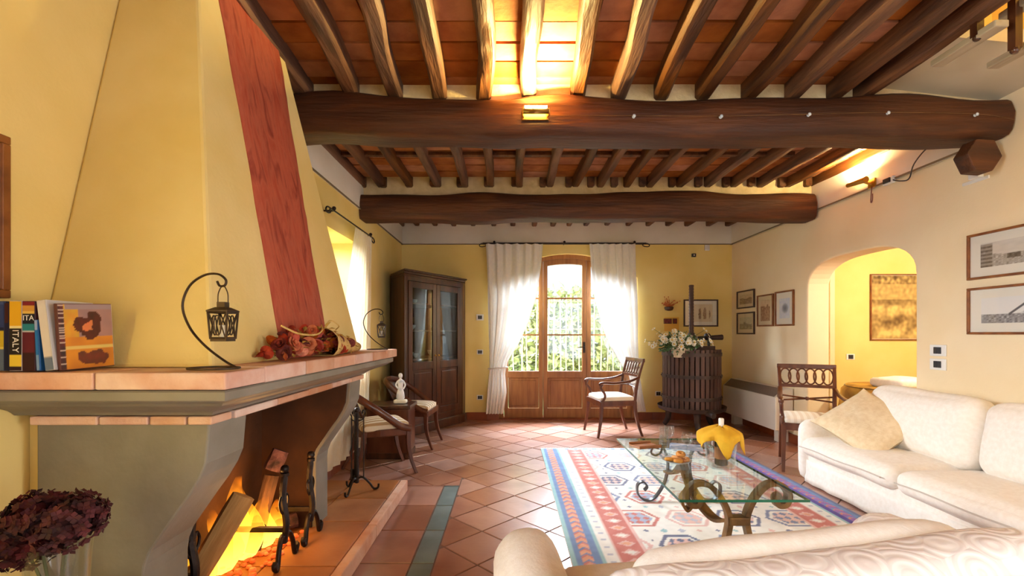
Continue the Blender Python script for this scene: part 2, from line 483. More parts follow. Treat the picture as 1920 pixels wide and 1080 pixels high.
SX0, SX1, SY = -0.53, -0.41, 3.78                # the inlay strip and where it ends
def add_tile(poly, name='floor_tile', m='terracotta_floor', dz=0.0):
    cx = sum(p[0] for p in poly) / len(poly); cy = sum(p[1] for p in poly) / len(poly)
    k = 0.985
    top = [((p[0] - cx) * k, (p[1] - cy) * k, dz) for p in poly]; bot = [(p[0] - cx, p[1] - cy, -0.006 + dz) for p in poly]
    low = [(p[0] - cx, p[1] - cy, -0.02) for p in poly]
    b = MB(); b.loft([low, bot, top])
    return b.build(name, m, floor, loc=(cx, cy, random.uniform(-0.0008, 0.0008)), fix=True)
for i in range(-26, 27):
    for j in range(-30, 22):
        c = tile_rot(i * TS, j * TS)
        if not (XL - 0.3 < c[0] < XR + 0.3 and YR - 0.3 < c[1] < YB + 0.3): continue
        h = TS / 2 - GAP
        poly = [tile_rot(i * TS + sx * h, j * TS + sy * h) for sx, sy in ((-1, -1), (1, -1), (1, 1), (-1, 1))]
        for q in ((-1, 0, -XL), (1, 0, XR), (0, -1, -YR), (0, 1, YB)):
            poly = clip(poly, *q)
            if len(poly) < 3: break
        if len(poly) < 3: continue
        pieces = [poly]
        if min(p[0] for p in poly) < SX1 and min(p[1] for p in poly) < SY:
            pieces = [clip(poly, -1, 0, -SX1 - 0.004), clip(clip(poly, 1, 0, SX1 - 0.004), 0, -1, -SY - 0.004)]
        for pc in pieces:
            if len(pc) < 3 or poly_area(pc) < 0.0015: continue
            cy = sum(p[1] for p in pc) / len(pc); cx = sum(p[0] for p in pc) / len(pc)
            seen = cy > 2.2 and abs(cx) < cy * 1.15 + 0.3 and not (cx > 2.5 and cy < 3.8) and not (cx < -0.85 and cy < 3.6)
            if seen:
                add_tile(pc); near_count += 1
            else:
                far_tiles.loft([[(p[0], p[1], -0.02) for p in pc], [(p[0], p[1], 0.0) for p in pc]])
o = far_tiles.build('unseen_floor_tiles', 'terracotta_floor', floor); o['kind'] = 'stuff'
y = 0.4
while y < SY - 0.01:                              # inlay strip and the straight tiles beside it
    y1 = min(y + 0.42, SY)
    add_tile([(SX0, y + GAP), (SX1 - GAP, y + GAP), (SX1 - GAP, y1 - GAP), (SX0, y1 - GAP)], 'inlay_strip', 'grey_inlay', 0.0006)
    add_tile([(-0.84, y + GAP), (SX0 - 2 * GAP, y + GAP), (SX0 - 2 * GAP, y1 - GAP), (-0.84, y1 - GAP)])
    y = y1

# walls
def arch_pts(x0, x1, spring, top, n=16):
    c = (x1 - x0) / 2; s = top - spring; R = (c * c + s * s) / (2 * s); xc = (x0 + x1) / 2; zc = top - R
    a0 = math.asin(min(1, c / R))
    return [(xc + R * math.sin(-a0 + 2 * a0 * k / n), zc + R * math.cos(-a0 + 2 * a0 * k / n)) for k in range(n + 1)]
DX0, DX1, DSP, DTOP = -0.15, 1.87, 2.07, 2.42     # arched garden-door opening
darch = arch_pts(DX0, DX1, DSP, DTOP)
WT = ZC
poly = [(XL - 0.3, 0), (DX0, 0)] + darch + [(DX1, 0), (XR + 0.3, 0), (XR + 0.3, WT), (XL - 0.3, WT)]
struct(MB().prism(poly, YB, YB + 0.32).build('wall_back', 'plaster_yellow'), 'yellow plastered back wall with arched garden door', 'wall')
struct(MB().box(XL - 0.3, XR + 0.3, YB - 0.012, YB + 0.32, WT, 3.1).build('trim_1', 'plaster_white'), 'white cornice band above the back wall', 'cornice')
struct(MB().box(XL, XR, YB - 0.024, YB - 0.012, WT - 0.004, WT + 0.008).build('trim_2', 'line_dark'), 'thin moulding under the back cornice band', 'trim')
# right wall with a basket arch to the next room
AY0, AY1 = 3.66, 4.99
def basket(y):                                    # height of the opening at y
    t = (y - AY0) / (AY1 - AY0) * 2 - 1
    return 1.72 + 0.30 * (1 - abs(t) ** 3.2) ** (1 / 2.4)
ab = [(AY0 + (AY1 - AY0) * (0.5 - 0.5 * math.cos(PI * k / 22)), 0) for k in range(23)]
ab = [(y, basket(y)) for y, _ in ab]
poly = [(YR - 0.3, 0), (-0.65, 0), (-0.65, 2.2), (0.5, 2.2), (0.5, 0), (AY0, 0)] + ab + [(AY1, 0), (YB + 0.3, 0), (YB + 0.3, WT), (3.2, WT), (3.2, 4.6), (YR - 0.3, 4.6)]  # the opening nearest the camera is added for the right fill light
w = struct(MB().prism(poly, XR, XR + 0.24, 'x').build('wall_right', 'plaster_cream', bevel=0.018, seg=3), 'cream plastered right wall with a rounded archway', 'wall')
struct(MB().box(XR - 0.012, XR + 0.24, 3.2, YB, WT, 3.1).build('trim_3', 'plaster_white'), 'white cornice band above the right wall', 'cornice')
struct(MB().box(XR - 0.024, XR - 0.012, 3.2, YB, WT - 0.004, WT + 0.008).build('trim_4', 'line_dark'), 'thin moulding under the right cornice band', 'trim')
# left wall with a window beyond the chimney breast
LY0, LY1, LZ0, LZ1 = 3.45, 4.72, 0.85, 2.18
b = MB().box(XL - 0.42, XL, YR - 0.3, -0.75, 0, 3.1).box(XL - 0.42, XL, 0.2, LY0, 0, 3.1).box(XL - 0.42, XL, -0.75, 0.2, 0, 0.5).box(XL - 0.42, XL, -0.75, 0.2, 2.35, 3.1)  # gap beside the camera is an unseen opening added for the left fill
b.box(XL - 0.42, XL, LY1, YB + 0.3, 0, ZC)
b.box(XL - 0.42, XL, LY0, LY1, 0, LZ0).box(XL - 0.42, XL, LY0, LY1, LZ1, ZC)
struct(b.build('wall_left', 'plaster_yellow'), 'yellow plastered left wall behind the fireplace', 'wall')
struct(MB().box(XL - 0.3, XL + 0.012, 2.9, YB, ZC, 3.1).build('trim_5', 'plaster_white'), 'white cornice band above the left wall', 'cornice')
struct(MB().box(XL + 0.012, XL + 0.024, 2.9, YB, ZC - 0.004, ZC + 0.008).build('trim_6', 'line_dark'), 'thin moulding under the left cornice band', 'trim')
# rear wall behind the camera with an opening added for the rear fill light
b = MB().box(XL - 0.3, 1.1, YR - 0.3, YR, 0, 3.1).box(3.0, XR + 0.3, YR - 0.3, YR, 0, 3.1).box(1.1, 3.0, YR - 0.3, YR, 0, 0.35).box(1.1, 3.0, YR - 0.3, YR, 2.4, 3.1)
struct(b.build('wall_rear', 'plaster_cream'), 'cream rear wall behind the viewpoint', 'wall')

# baseboards: terracotta skirting tiles
bb = struct(MB().box(XL, DX0, YB - 0.012, YB, 0, 0.105).box(DX1, XR, YB - 0.012, YB, 0, 0.105).build('baseboard_back', 'grout'), 'terracotta skirting along the back wall', 'skirting')
x = -0.62
while x < XR - 0.02:
    x1 = min(x + 0.3, XR)
    if not (x1 > DX0 and x < DX1):
        MB().box(x + 0.002, x1 - 0.002, YB - 0.02, YB - 0.008, 0.001, 0.11).build('skirting_tile', 'skirting', bb)
    elif x < DX0 < x1:
        MB().box(x + 0.002, DX0 - 0.002, YB - 0.02, YB - 0.008, 0.001, 0.11).build('skirting_tile', 'skirting', bb)
    elif x < DX1 < x1:
        MB().box(DX1 + 0.002, x1 - 0.002, YB - 0.02, YB - 0.008, 0.001, 0.11).build('skirting_tile', 'skirting', bb)
    x = x1
br = struct(MB().box(XR - 0.012, XR, AY1, YB - 0.02, 0, 0.105).build('baseboard_right', 'grout'), 'terracotta skirting along the right wall', 'skirting')
y = AY1 + 0.01
while y < YB - 0.03:
    y1 = min(y + 0.3, YB - 0.022)
    MB().box(XR - 0.02, XR - 0.008, y + 0.002, y1 - 0.002, 0.001, 0.11).build('skirting_tile', 'skirting', br); y = y1
bl = struct(MB().box(XL, XL + 0.012, 3.7, 5.6, 0, 0.105).build('baseboard_left', 'grout'), 'terracotta skirting along the left wall', 'skirting')
y = 3.7
while y < 5.6:
    MB().box(XL + 0.008, XL + 0.02, y + 0.002, y + 0.298, 0.001, 0.11).build('skirting_tile', 'skirting', bl); y += 0.3

# ------------------------------------------------------------------ ceiling: tiles on rafters on two great beams
SWX = 2.41                                        # left edge of the stair opening
ceil = MB()
ceil.box(XL - 0.3, SWX, YR - 0.3, 3.2, ZT + 0.016, 3.1).box(XL - 0.3, XR + 0.3, 3.2, YB + 0.3, ZT + 0.016, 3.1)
ceiling = struct(ceil.build('ceiling', 'mortar'), 'beamed ceiling of terracotta tiles on dark rafters', 'ceiling')
def add_ceiling_tile(x0, x1, y0, y1):
    w, d = x1 - x0 - 0.012, y1 - y0 - 0.012
    key = (round(w, 2), round(d, 2))
    if key not in CT:
        b = MB().box(-key[0] / 2, key[0] / 2, -key[1] / 2, key[1] / 2, 0, 0.02)
        me = b.build('ceiling_tile', 'terracotta_ceiling', ceiling); CT[key] = me.data; o = me
    else:
        o = link('ceiling_tile', CT[key], ceiling)
    o.location = ((x0 + x1) / 2, (y0 + y1) / 2, ZT + random.uniform(-0.004, 0.004))
    o.rotation_euler = (random.uniform(-0.012, 0.012), random.uniform(-0.008, 0.008), 0)
CT = {}
def rafter(pts, w, h, seed):
    """roughly squared timber hung under the tiles along pts [(x, y)]"""
    b = MB(); rings = []
    p = smooth_path([(x, y, 0) for x, y in pts], 5)
    for q in p:
        a = 0.010 * nz(q.y * 2.3, seed * 3.1); c = 0.012 * nz(q.y * 1.9, seed * 5.7, 2); ww = w / 2 * (1 + 0.12 * nz(q.y * 2.0, seed, 9))
        z0, z1 = ZT - h + c, ZT + 0.012
        k = 0.35 * ww
        rings.append([(q.x + a - ww, q.y, z1), (q.x + a - ww, q.y, z0 + k), (q.x + a - ww + k, q.y, z0), (q.x + a + ww - k, q.y, z0), (q.x + a + ww, q.y, z0 + k), (q.x + a + ww, q.y, z1)])
    b.loft(rings)
    return b.build('rafter', 'rafter_wood', ceiling, smooth=45)
front = [(-1.36, -1.29), (-1.06, -0.97), (-0.76, -0.66), (-0.47, -0.42), (-0.18, -0.124), (0.14, 0.12), (0.46, 0.386), (0.725, 0.647),
         (1.025, 0.933), (1.29, 1.23), (1.59, 1.53), (1.89, 1.83), (2.16, 2.10), (2.335, 2.30)]
for i, (xa, xb) in enumerate(front):
    bend = 0.05 * math.sin(i * 2.1)
    rafter([(xa, 3.17), ((xa + xb) / 2 + bend * 0.5, 2.62), (xb, 2.12), (xb - (xa - xb) * 0.3, 1.2), (xb, YR)], 0.098, 0.105, i + 1)
ED = [XL] + [(a + b2) / 2 for a, b2 in front[:-1]] + [SWX]
rows = [YR + 0.01 + 0.178 * k for k in range(60)]
# front bay tiles sit from rafter to rafter
fx = [XL] + [a for a, _ in front[:-1]] + [SWX]
y = 3.14
while y > 1.85:
    y0 = y - 0.176
    for x0, x1 in zip(fx, fx[1:]):
        if x1 - x0 > 0.05: add_ceiling_tile(x0, x1, y0, y)
    y = y0
rest = MB()
while y > YR:
    for x0, x1 in zip(fx, fx[1:]): rest.box(x0 + 0.006, x1 - 0.006, y - 0.17, y - 0.006, ZT, ZT + 0.02)
    y -= 0.176
o = rest.build('unseen_ceiling_tiles', 'terracotta_ceiling', ceiling); o['kind'] = 'stuff'
mid = [(p - 955) * 4.95 / 860 for p in (682, 716, 770, 823, 872, 920, 974, 1030, 1078, 1123, 1173, 1215, 1270, 1322, 1372, 1420, 1470, 1522)]
for i, x in enumerate(mid):
    rafter([(x, 4.98), (x + 0.02 * math.sin(i * 1.7), 4.1), (x, 3.14)], 0.075, 0.095, 30 + i)
mx = [XL] + mid[1:-1] + [XR]
y = 4.86
while y > 3.3:
    for x0, x1 in zip(mx, mx[1:]): add_ceiling_tile(x0, x1, y - 0.176, y)
    y -= 0.176
back = [(p - 955) * 6.6 / 860 for p in (752, 780, 815, 850, 886, 925, 962, 1002, 1037, 1068, 1100, 1140, 1180, 1217, 1255, 1290, 1332, 1368)]
for i, x in enumerate(back):
    rafter([(x, 6.70), (x, 5.8), (x, 4.85)], 0.07, 0.095, 60 + i)
bx = [XL] + back[1:-1] + [XR]
y = 6.66
while y > 6.1:
    for x0, x1 in zip(bx, bx[1:]): add_ceiling_tile(x0, x1, y - 0.176, y)
    y -= 0.176
rest = MB()
while y > 5.1:
    for x0, x1 in zip(bx, bx[1:]): rest.box(x0 + 0.006, x1 - 0.006, y - 0.17, y - 0.006, ZT, ZT + 0.02)
    y -= 0.176
o = rest.build('hidden_ceiling_tiles', 'terracotta_ceiling', ceiling); o['kind'] = 'stuff'
MB().box(XL, 2.6, 4.17, 4.225, ZT - 0.035, ZT + 0.002).build('batten', 'rafter_wood', ceiling, bevel=0.006)
# plaster infill over the beams
MB().box(XL, SWX, 3.055, 3.13, 2.70, 2.93).box(SWX, XR, 3.055, 3.13, 2.70, 2.90).build('beam_infill', 'plaster_infill', ceiling)
MB().box(XL, XR, 4.90, 4.98, 2.70, 2.93).build('beam_infill', 'plaster_infill', ceiling)

def great_beam(name, label, yc, depth, z0f, z1f, x0, x1, seed, curve):
    b = MB(); rings = []; n = 46
    for i in range(n + 1):
        x = lerp(x0, x1, i / n)
        dz = curve(x); hy = depth / 2 * (1 + 0.10 * nz(x * 1.1, seed)); zt = z1f + dz + 0.04 * nz(x * 1.5, seed + 3) ; zb = z0f + dz * 0.5 + 0.03 * nz(x * 1.3, seed + 7)
        ring = []
        sec = [(-1, 0.28), (-0.94, 0.12), (-0.78, 0.02), (-0.4, 0.0), (0.4, 0.0), (0.8, 0.03), (1, 0.2), (1, 0.8), (0.85, 0.97), (0.3, 1), (-0.3, 1), (-0.72, 0.98), (-0.93, 0.88), (-1.02, 0.6)]
        for u, v in sec:
            r = 0.016 * nz(x * 3.2 + u * 2, v * 4, seed)
            ring.append((x, yc + hy * u + r, lerp(zb, zt, v) + r * 0.6))
        rings.append(ring)
    b.loft(rings)
    return tag(b.build(name, 'beam_wood', smooth=50), label, 'beam')
great_beam('ceiling_beam', 'massive rough hewn beam across the ceiling carrying the halogen lamp', 3.06, 0.27, 2.52, 2.775, XL - 0.1, 3.22, 1.0,
           lambda x: 0.06 * math.exp(-((x + 1.15) / 0.32) ** 2) - 0.015 * math.exp(-((x + 0.2) / 0.3) ** 2) + 0.03 * math.exp(-((x - 0.25) / 0.2) ** 2) + 0.03 * math.exp(-((x - 2.6) / 0.35) ** 2))
great_beam('ceiling_beam', 'rounded log beam nearer the garden door', 4.92, 0.27, 2.46, 2.735, XL + 0.002, XR - 0.03, 5.0,
           lambda x: 0.02 * math.sin(x * 1.6) - 0.03 * math.exp(-((x - 0.6) / 0.5) ** 2) + 0.035 * math.exp(-((x - 2.2) / 0.4) ** 2))
# hexagonal timber bracket under the beam end
b = MB()
hexa = [(0.115 * math.cos(PI / 3 * k), 0.115 * math.sin(PI / 3 * k)) for k in range(6)]
b.prism(hexa, -0.05, 0.05)
tag(b.build('beam_bracket', 'beam_wood', bevel=0.008, loc=(3.04, 2.98, 2.395), rot=(0, 0.06, 0)), 'hexagonal dark wooden bracket under the right end of the great beam', 'bracket')
b = MB().box(-0.012, 0, -0.09, 0.09, 0, 0.022).box(-0.04, -0.0, -0.05, 0.02, 0.022, 0.07)
tag(b.build('wall_sensor', 'white_plastic', bevel=0.003, loc=(XR - 0.001, 3.18, 2.30)), 'small white ledge and box fixed on the wall below the hexagonal bracket', 'sensor')

# ------------------------------------------------------------------ stair in the upper right corner
sf = MB()
sf.add([(SWX, 3.06, 2.895), (XR, 3.06, 2.80), (XR, 2.54, 2.82), (SWX, 2.54, 2.90),
        (SWX, 3.06, 2.94), (XR, 3.06, 2.94), (XR, 2.54, 2.94), (SWX, 2.54, 2.94)],
       [(0, 1, 2, 3), (7, 6, 5, 4), (0, 4, 5, 1), (1, 5, 6, 2), (2, 6, 7, 3), (3, 7, 4, 0)])
struct(sf.build('ceiling_stair', 'stair_white'), 'white plastered soffit beneath the upper stair', 'soffit')
b = MB().box(SWX - 0.06, SWX - 0.02, YR, 3.05, 2.94, 4.6).box(SWX, XR, 3.06, 3.12, 2.9, 4.6).box(SWX, XR, YR - 0.1, YR, 2.9, 4.6).box(SWX - 0.06, XR + 0.24, YR, 3.12, 4.6, 4.7).box(XR - 0.02, XR - 0.001, YR, 3.06, 2.96, 4.6)
struct(b.build('wall_stair', 'plaster_yellow'), 'yellow plastered walls of the stairwell above', 'wall')
st = thing('staircase', 'grey tread ends and dark posts of the upper stair in the top right corner', 'staircase', (2.3, 2.2, 2.6))
for (x, y0, y1, z) in ((0.05, 0.0, 0.34, 0.125), (0.19, -0.28, 0.12, 0.235), (0.36, -0.02, 0.34, 0.115), (0.50, -0.3, 0.1, 0.225)):
    MB().box(x - 0.02, x + 0.05, y0, y1, z, z + 0.035).build('tread', 'tread_wood', st, bevel=0.006)
for (x, y, z0, z1) in ((0.045, 0.1, 0.14, 0.5), (0.17, 0.04, 0.04, 0.6), (0.37, 0.05, 0.10, 0.6)):
    p = MB().box(x - 0.018, x + 0.018, y - 0.018, y + 0.018, z0, z1).ball((x, y, z0 - 0.004), 0.02, 8, 5)
    p.build('newel_post', 'walnut', st, smooth=40)
MB().bar((0.1, 0.02, 0.40), (0.62, 0.0, 0.42), 0.03, 0.02).build('handrail', 'walnut', st, bevel=0.004)

# ------------------------------------------------------------------ next room through the archway
NY = 5.55
struct(MB().box(XR + 0.24, 6.4, YR, 6.0, -0.12, 0.0).build('floor_next_room', 'terracotta_floor'), 'tiled floor of the next room', 'floor')
b = MB().box(XR + 0.24, 6.4, NY, NY + 0.2, 0, 2.6)
struct(b.build('wall_next_room', 'plaster_yellow'), 'yellow wall of the next room seen through the archway', 'wall')
struct(MB().box(6.3, 6.5, 1.0, NY, 0, 2.6).build('wall_next_room_side', 'plaster_yellow'), 'far side wall of the next room', 'wall')
struct(MB().box(XR + 0.24, 6.4, 1.0, NY + 0.2, 2.42, 2.6).build('ceiling_next_room', 'plaster_cream'), 'cream ceiling of the next room', 'ceiling')
struct(MB().box(XR + 0.24, 6.4, 0.9, 1.0, 0, 2.6).build('wall_next_room_near', 'plaster_yellow'), 'near wall of the next room', 'wall')
d2 = struct(MB().box(3.62, 3.70, NY - 0.03, NY, 0, 2.12).box(3.70, 3.86, NY - 0.015, NY, 0, 2.12).box(3.86, 3.92, NY - 0.03, NY, 0, 2.12).build('door_2', 'plaster_cream', bevel=0.006), 'pale door jamb beyond the archway', 'door')
MB().lathe([(0.006, 0), (0.018, 0.004), (0.018, 0.01), (0.004, 0.012)], 8, Matrix.Translation((3.64, NY - 0.031, 1.02)) @ Matrix.Rotation(PI / 2, 4, 'X')).build('latch', 'black_iron', d2)
# ------------------------------------------------------------------ fireplace
def bw(b, name, m, parent, **k):
    """build a part in world coordinates under an unrotated thing"""
    o = b.build(name, m, parent, **k)
    o.location = -Vector(parent.location)
    return o
FP = thing('fireplace', 'tall plastered fireplace with tapering yellow hood and terracotta mantel shelf', 'fireplace', (-1.2, 2.2, 0))
HS, HF, HB = 0.183, 0.2235, 0.215
def hood_ring(z, g=0.0):
    d = z - 1.14
    x = -0.98 - HS * d + g; y0 = 1.514 + HF * d - g; y1 = 3.0 - HB * d + g
    return [(XL + 0.002, y0, z), (x, y0, z), (x, y1, z), (XL + 0.002, y1, z)]
bw(MB().loft([hood_ring(z) for z in (1.138, 1.6, 2.1, 2.6, 3.0)]), 'hood', 'plaster_hood', FP, bevel=0.012)
# red brushed plaster stripe, a touch proud of the hood's side face
b = MB(); rings = []
for k in range(31):
    z = lerp(1.142, 2.98, k / 30); d = z - 1.14; x = -0.98 - HS * d
    ya = 1.985 + 0.02 * k / 30 + 0.014 * nz(z * 4, 1.3); yb = 2.475 + 0.075 * k / 30 + 0.02 * nz(z * 3.2, 8.1) + 0.012 * nz(z * 9, 4)
    yb = min(yb, 3.0 - HB * d - 0.035)
    ring = []
    for t in (0, 0.02, 0.2, 0.4, 0.6, 0.8, 0.98, 1):
        e = 0.004 if t in (0, 1) else 0.012 + 0.003 * nz(t * 6, z * 5)
        ring.append((x + e, lerp(ya, yb, t), z))
    ring += [(x - 0.02, yb, z), (x - 0.02, ya, z)]
    rings.append(ring)
bw(b.loft(rings), 'stripe', 'red_plaster', FP, smooth=50)['label'] = 'red brushed plaster stripe'
# legs: scrolled console cheeks
cprof = [(-0.955, 0.985), (-0.957, 0.94), (-0.966, 0.836), (-0.985, 0.79), (-1.018, 0.735), (-1.056, 0.683), (-1.10, 0.62), (-1.145, 0.555), (-1.163, 0.51), (-1.168, 0.47), (-1.168, 0.08)]
leg = [(-1.505, 0.08), (-1.505, 0.985)] + cprof
for y0, y1 in ((1.46, 1.67), (2.77, 2.95)):
    bw(MB().prism(leg, y0, y1), 'leg', 'plaster_grey', FP, bevel=0.006)
bw(MB().box(XL + 0.002, -1.50, 1.50, 2.95, 0.0, 1.08), 'side_wall', 'plaster_hood', FP)
soot = [(-1.498, 0.086), (-1.498, 0.96)] + [(x - 0.022, min(z, 0.962)) for x, z in cprof]
bw(MB().prism(soot, 2.756, 2.769), 'lining', 'soot', FP)
bw(MB().prism(soot, 1.671, 1.684), 'lining', 'soot', FP)
bw(MB().box(-1.499, -1.487, 1.684, 2.756, 0.086, 0.96), 'fire_back', 'soot', FP)
bw(MB().box(-1.499, -1.0, 1.684, 2.756, 0.94, 0.965), 'throat', 'soot', FP)
# cornice moulding swept round three sides
def shelf_ring(i, prof):
    out = []
    for o_, z in prof:
        out.append([(XL + 0.002, 1.46 - o_, z), (-0.95 + o_, 1.46 - o_, z), (-0.95 + o_, 2.95 + (2.9 * o_ if o_ > 0 else o_), z), (XL + 0.002, 2.95 + (2.9 * o_ if o_ > 0 else o_), z)][i])
    return out
cove = [(0.008, 0.992), (0.016, 1.0), (0.028, 1.009), (0.048, 1.018), (0.074, 1.028), (0.094, 1.038), (0.102, 1.046), (0.112, 1.049), (0.117, 1.054), (0.117, 1.078), (0.112, 1.083), (-0.2, 1.083), (-0.2, 0.992)]
bw(MB().loft([shelf_ring(i, cove) for i in range(4)]), 'cornice', 'plaster_grey', FP, smooth=35)
# thin brick course under the cornice
def course(edges_x, edges_y, z0, z1, o_, depth, far, name, mats):
    for k, (x0, x1) in enumerate(zip(edges_x, edges_x[1:])):
        bw(MB().box(x0 + 0.003, x1 - 0.003, 1.46 - o_, 1.46 - o_ + depth, z0 + random.uniform(0, 0.002), z1 + random.uniform(-0.003, 0.001)), name, mats[k % len(mats)], FP, bevel=0.005)
    for k, (y0, y1) in enumerate(zip(edges_y, edges_y[1:])):
        bw(MB().box(-0.95 + o_ - depth, -0.95 + o_ + random.uniform(-0.003, 0.002), y0 + 0.003, y1 - 0.003, z0 + random.uniform(0, 0.002), z1 + random.uniform(-0.003, 0.001)), name, mats[(k + 1) % len(mats)], FP, bevel=0.005)
course([-1.52, -1.30, -1.14, -1.02, -0.938], [1.57, 1.86, 2.15, 2.44, 2.72, 2.965], 0.960, 0.990, 0.012, 0.11, 0, 'brick', ['brick_pale', 'brick_chalky', 'brick_pale'])
bw(MB().box(XL + 0.01, -0.96, 1.47, 3.30, 1.084, 1.130), 'shelf_bed', 'mortar', FP)
course([XL + 0.004, -1.206, -0.82], [1.545, 1.86, 2.16, 2.46, 2.76, 3.06, 3.345], 1.085, 1.140, 0.13, 0.215, 0, 'mantel_slab', ['brick_pale', 'brick_chalky', 'brick_pale'])
# raised hearth
ys = [1.05, 1.75, 2.3, 2.85, 3.25, 3.66]
for y0, y1 in zip(ys, ys[1:]):
    bw(MB().box(XL + 0.003, -1.23, y0 + 0.002, y1 - 0.002, 0.001, 0.084), 'hearth_slab', 'hearth_stone', FP, bevel=0.006)
    bw(MB().box(-1.226, -0.868, y0 + 0.002, y1 - 0.002, 0.001, 0.085), 'hearth_slab', 'hearth_stone', FP, bevel=0.006)
for y0, y1 in ((1.05, 1.95), (1.95, 2.8), (2.8, 3.66)):
    bw(MB().box(-0.864, -0.81, y0 + 0.002, y1 - 0.002, 0.001, 0.086), 'hearth_edging', 'brick_pale', FP, bevel=0.007)

# ------------------------------------------------------------------ fire
mat('log_bark', (84, 54, 32), 0.9, col2=(58, 36, 22), scale=9, stretch=(3, 3, 0.6), bump=0.5, bscale=20)
mat('log_split', (196, 152, 92), 0.85, col2=(168, 122, 68), scale=9, stretch=(4, 4, 0.4), bump=0.3, bscale=20)
mat('log_char', (110, 70, 66), 0.9, col2=(48, 30, 28), scale=14, bump=0.6, bscale=24)
mat('ash', (150, 104, 74), 0.95, col2=(90, 54, 36), scale=14, bump=0.5, bscale=30)
mat('ember', (120, 50, 24), 0.9, col2=(230, 150, 110), scale=16, emit=(255, 90, 20), estr=0.4)
def flame_mat():
    m = bpy.data.materials.new('flame'); m.use_nodes = True
    nt = m.node_tree; N = nt.nodes; L = nt.links; N.remove(N['Principled BSDF'])
    tc = N.new('ShaderNodeTexCoord'); sx = N.new('ShaderNodeSeparateXYZ'); L.new(tc.outputs['Generated'], sx.inputs[0])
    rp = N.new('ShaderNodeValToRGB'); e = rp.color_ramp.elements
    e[0].position = 0.0; e[0].color = lin((255, 196, 80)); e[1].position = 1.0; e[1].color = lin((240, 96, 10))
    k = rp.color_ramp.elements.new(0.45); k.color = lin((255, 170, 40))
    L.new(sx.outputs[2], rp.inputs[0])
    em = N.new('ShaderNodeEmission'); em.inputs[1].default_value = 1.9; L.new(rp.outputs[0], em.inputs[0])
    tr = N.new('ShaderNodeBsdfTransparent'); mx = N.new('ShaderNodeMixShader')
    nzx = N.new('ShaderNodeTexNoise'); nzx.inputs['Scale'].default_value = 9; L.new(tc.outputs['Object'], nzx.inputs['Vector'])
    ma = N.new('ShaderNodeMath'); ma.operation = 'MULTIPLY_ADD'; ma.inputs[1].default_value = 0.7
    L.new(nzx.outputs['Fac'], ma.inputs[0])
    mr = N.new('ShaderNodeMapRange'); mr.inputs['To Min'].default_value = 0.40; mr.inputs['To Max'].default_value = -0.45
    L.new(sx.outputs[2], mr.inputs['Value']); L.new(mr.outputs[0], ma.inputs[2])
    L.new(ma.outputs[0], mx.inputs[0]); L.new(tr.outputs[0], mx.inputs[1]); L.new(em.outputs[0], mx.inputs[2]); L.new(mx.outputs[0], N['Material Output'].inputs[0])
    MATS['flame'] = m
flame_mat()
fire = thing('fire', 'bright orange flames burning among the logs in the fireplace', 'fire', (-1.36, 2.35, 0.1))
for (x, y, h, r, sway) in ((0.0, 0.02, 0.42, 0.075, 0.05), (0.03, 0.14, 0.34, 0.065, -0.03), (-0.03, -0.12, 0.33, 0.07, 0.06), (-0.06, 0.05, 0.47, 0.06, -0.02), (-0.03, -0.3, 0.27, 0.06, 0.03), (0.05, 0.25, 0.22, 0.05, 0.02)):
    b = MB(); rings = []
    for k in range(13):
        t = k / 12; rr = r * (math.sin(PI * min(1, t * 0.9 + 0.12)) ** 0.8) * (1 - 0.6 * t) + 0.002
        cx = x + sway * math.sin(t * 5) * t; cy = y + 0.03 * math.sin(t * 7 + x * 9)
        rings.append([(cx + rr * (1 + 0.25 * math.sin(3 * q + t * 6)) * math.cos(q), cy + rr * 1.2 * math.sin(q), t * h) for q in [2 * PI * j / 12 for j in range(12)]])
    b.loft(rings); b.build('flame', 'flame', fire, smooth=180)
fl = bpy.data.lights.new('fire_glow', 'POINT'); fl.energy = 4.5; fl.color = (1.0, 0.50, 0.14); fl.shadow_soft_size = 0.12
fo = bpy.data.objects.new('fire_glow', fl); COL.objects.link(fo); fo.location = (-1.22, 2.36, 0.38)
def log(a, b2, w, h, label, mats, seed, cat='log'):
    a, b2 = Vector(a), Vector(b2); d = b2 - a; L_ = d.length
    b = MB(); rings = []
    for k in range(9):
        t = k / 8; rr = []
        for q in range(8):
            an = 2 * PI * q / 8 + 0.4; e = 1 + 0.13 * nz(math.cos(an) * 2 + seed, math.sin(an) * 2, t * 3)
            rr.append((w / 2 * e * math.cos(an), h / 2 * e * math.sin(an), t * L_))
        rings.append(rr)
    b.loft(rings)
    o = b.build('firewood_log', mats, None, smooth=40)
    o.location = a; o.rotation_euler = d.to_track_quat('Z', 'Y').to_euler()
    return tag(o, label, cat, 'logs on the fire')
log((-1.40, 1.98, 0.12), (-1.235, 2.13, 0.50), 0.085, 0.10, 'pale split log leaning at the front of the fire', 'log_split', 1)
log((-1.355, 2.42, 0.10), (-1.31, 2.53, 0.47), 0.075, 0.08, 'brown log standing upright in the middle of the flames', 'log_bark', 2)
log((-1.31, 2.525, 0.50), (-1.275, 2.56, 0.60), 0.085, 0.09, 'charred pinkish log end resting on top of the upright log', 'log_char', 3)
log((-1.42, 2.58, 0.14), (-1.25, 2.70, 0.16), 0.08, 0.08, 'small charred log lying behind the near andiron', 'log_char', 4)
b = MB()
for k in range(170):
    x = random.uniform(-1.45, -1.2); y = random.uniform(1.9, 2.7); r = random.uniform(0.008, 0.02)
    b.ball((x, y, 0.086 + r * 0.55), (r, r * 0.9, r * 0.7), 6, 4)
o = b.build('ember_bed', 'ember'); o['kind'] = 'stuff'; o['label'] = 'glowing embers and ash under the logs'; o['category'] = 'embers'
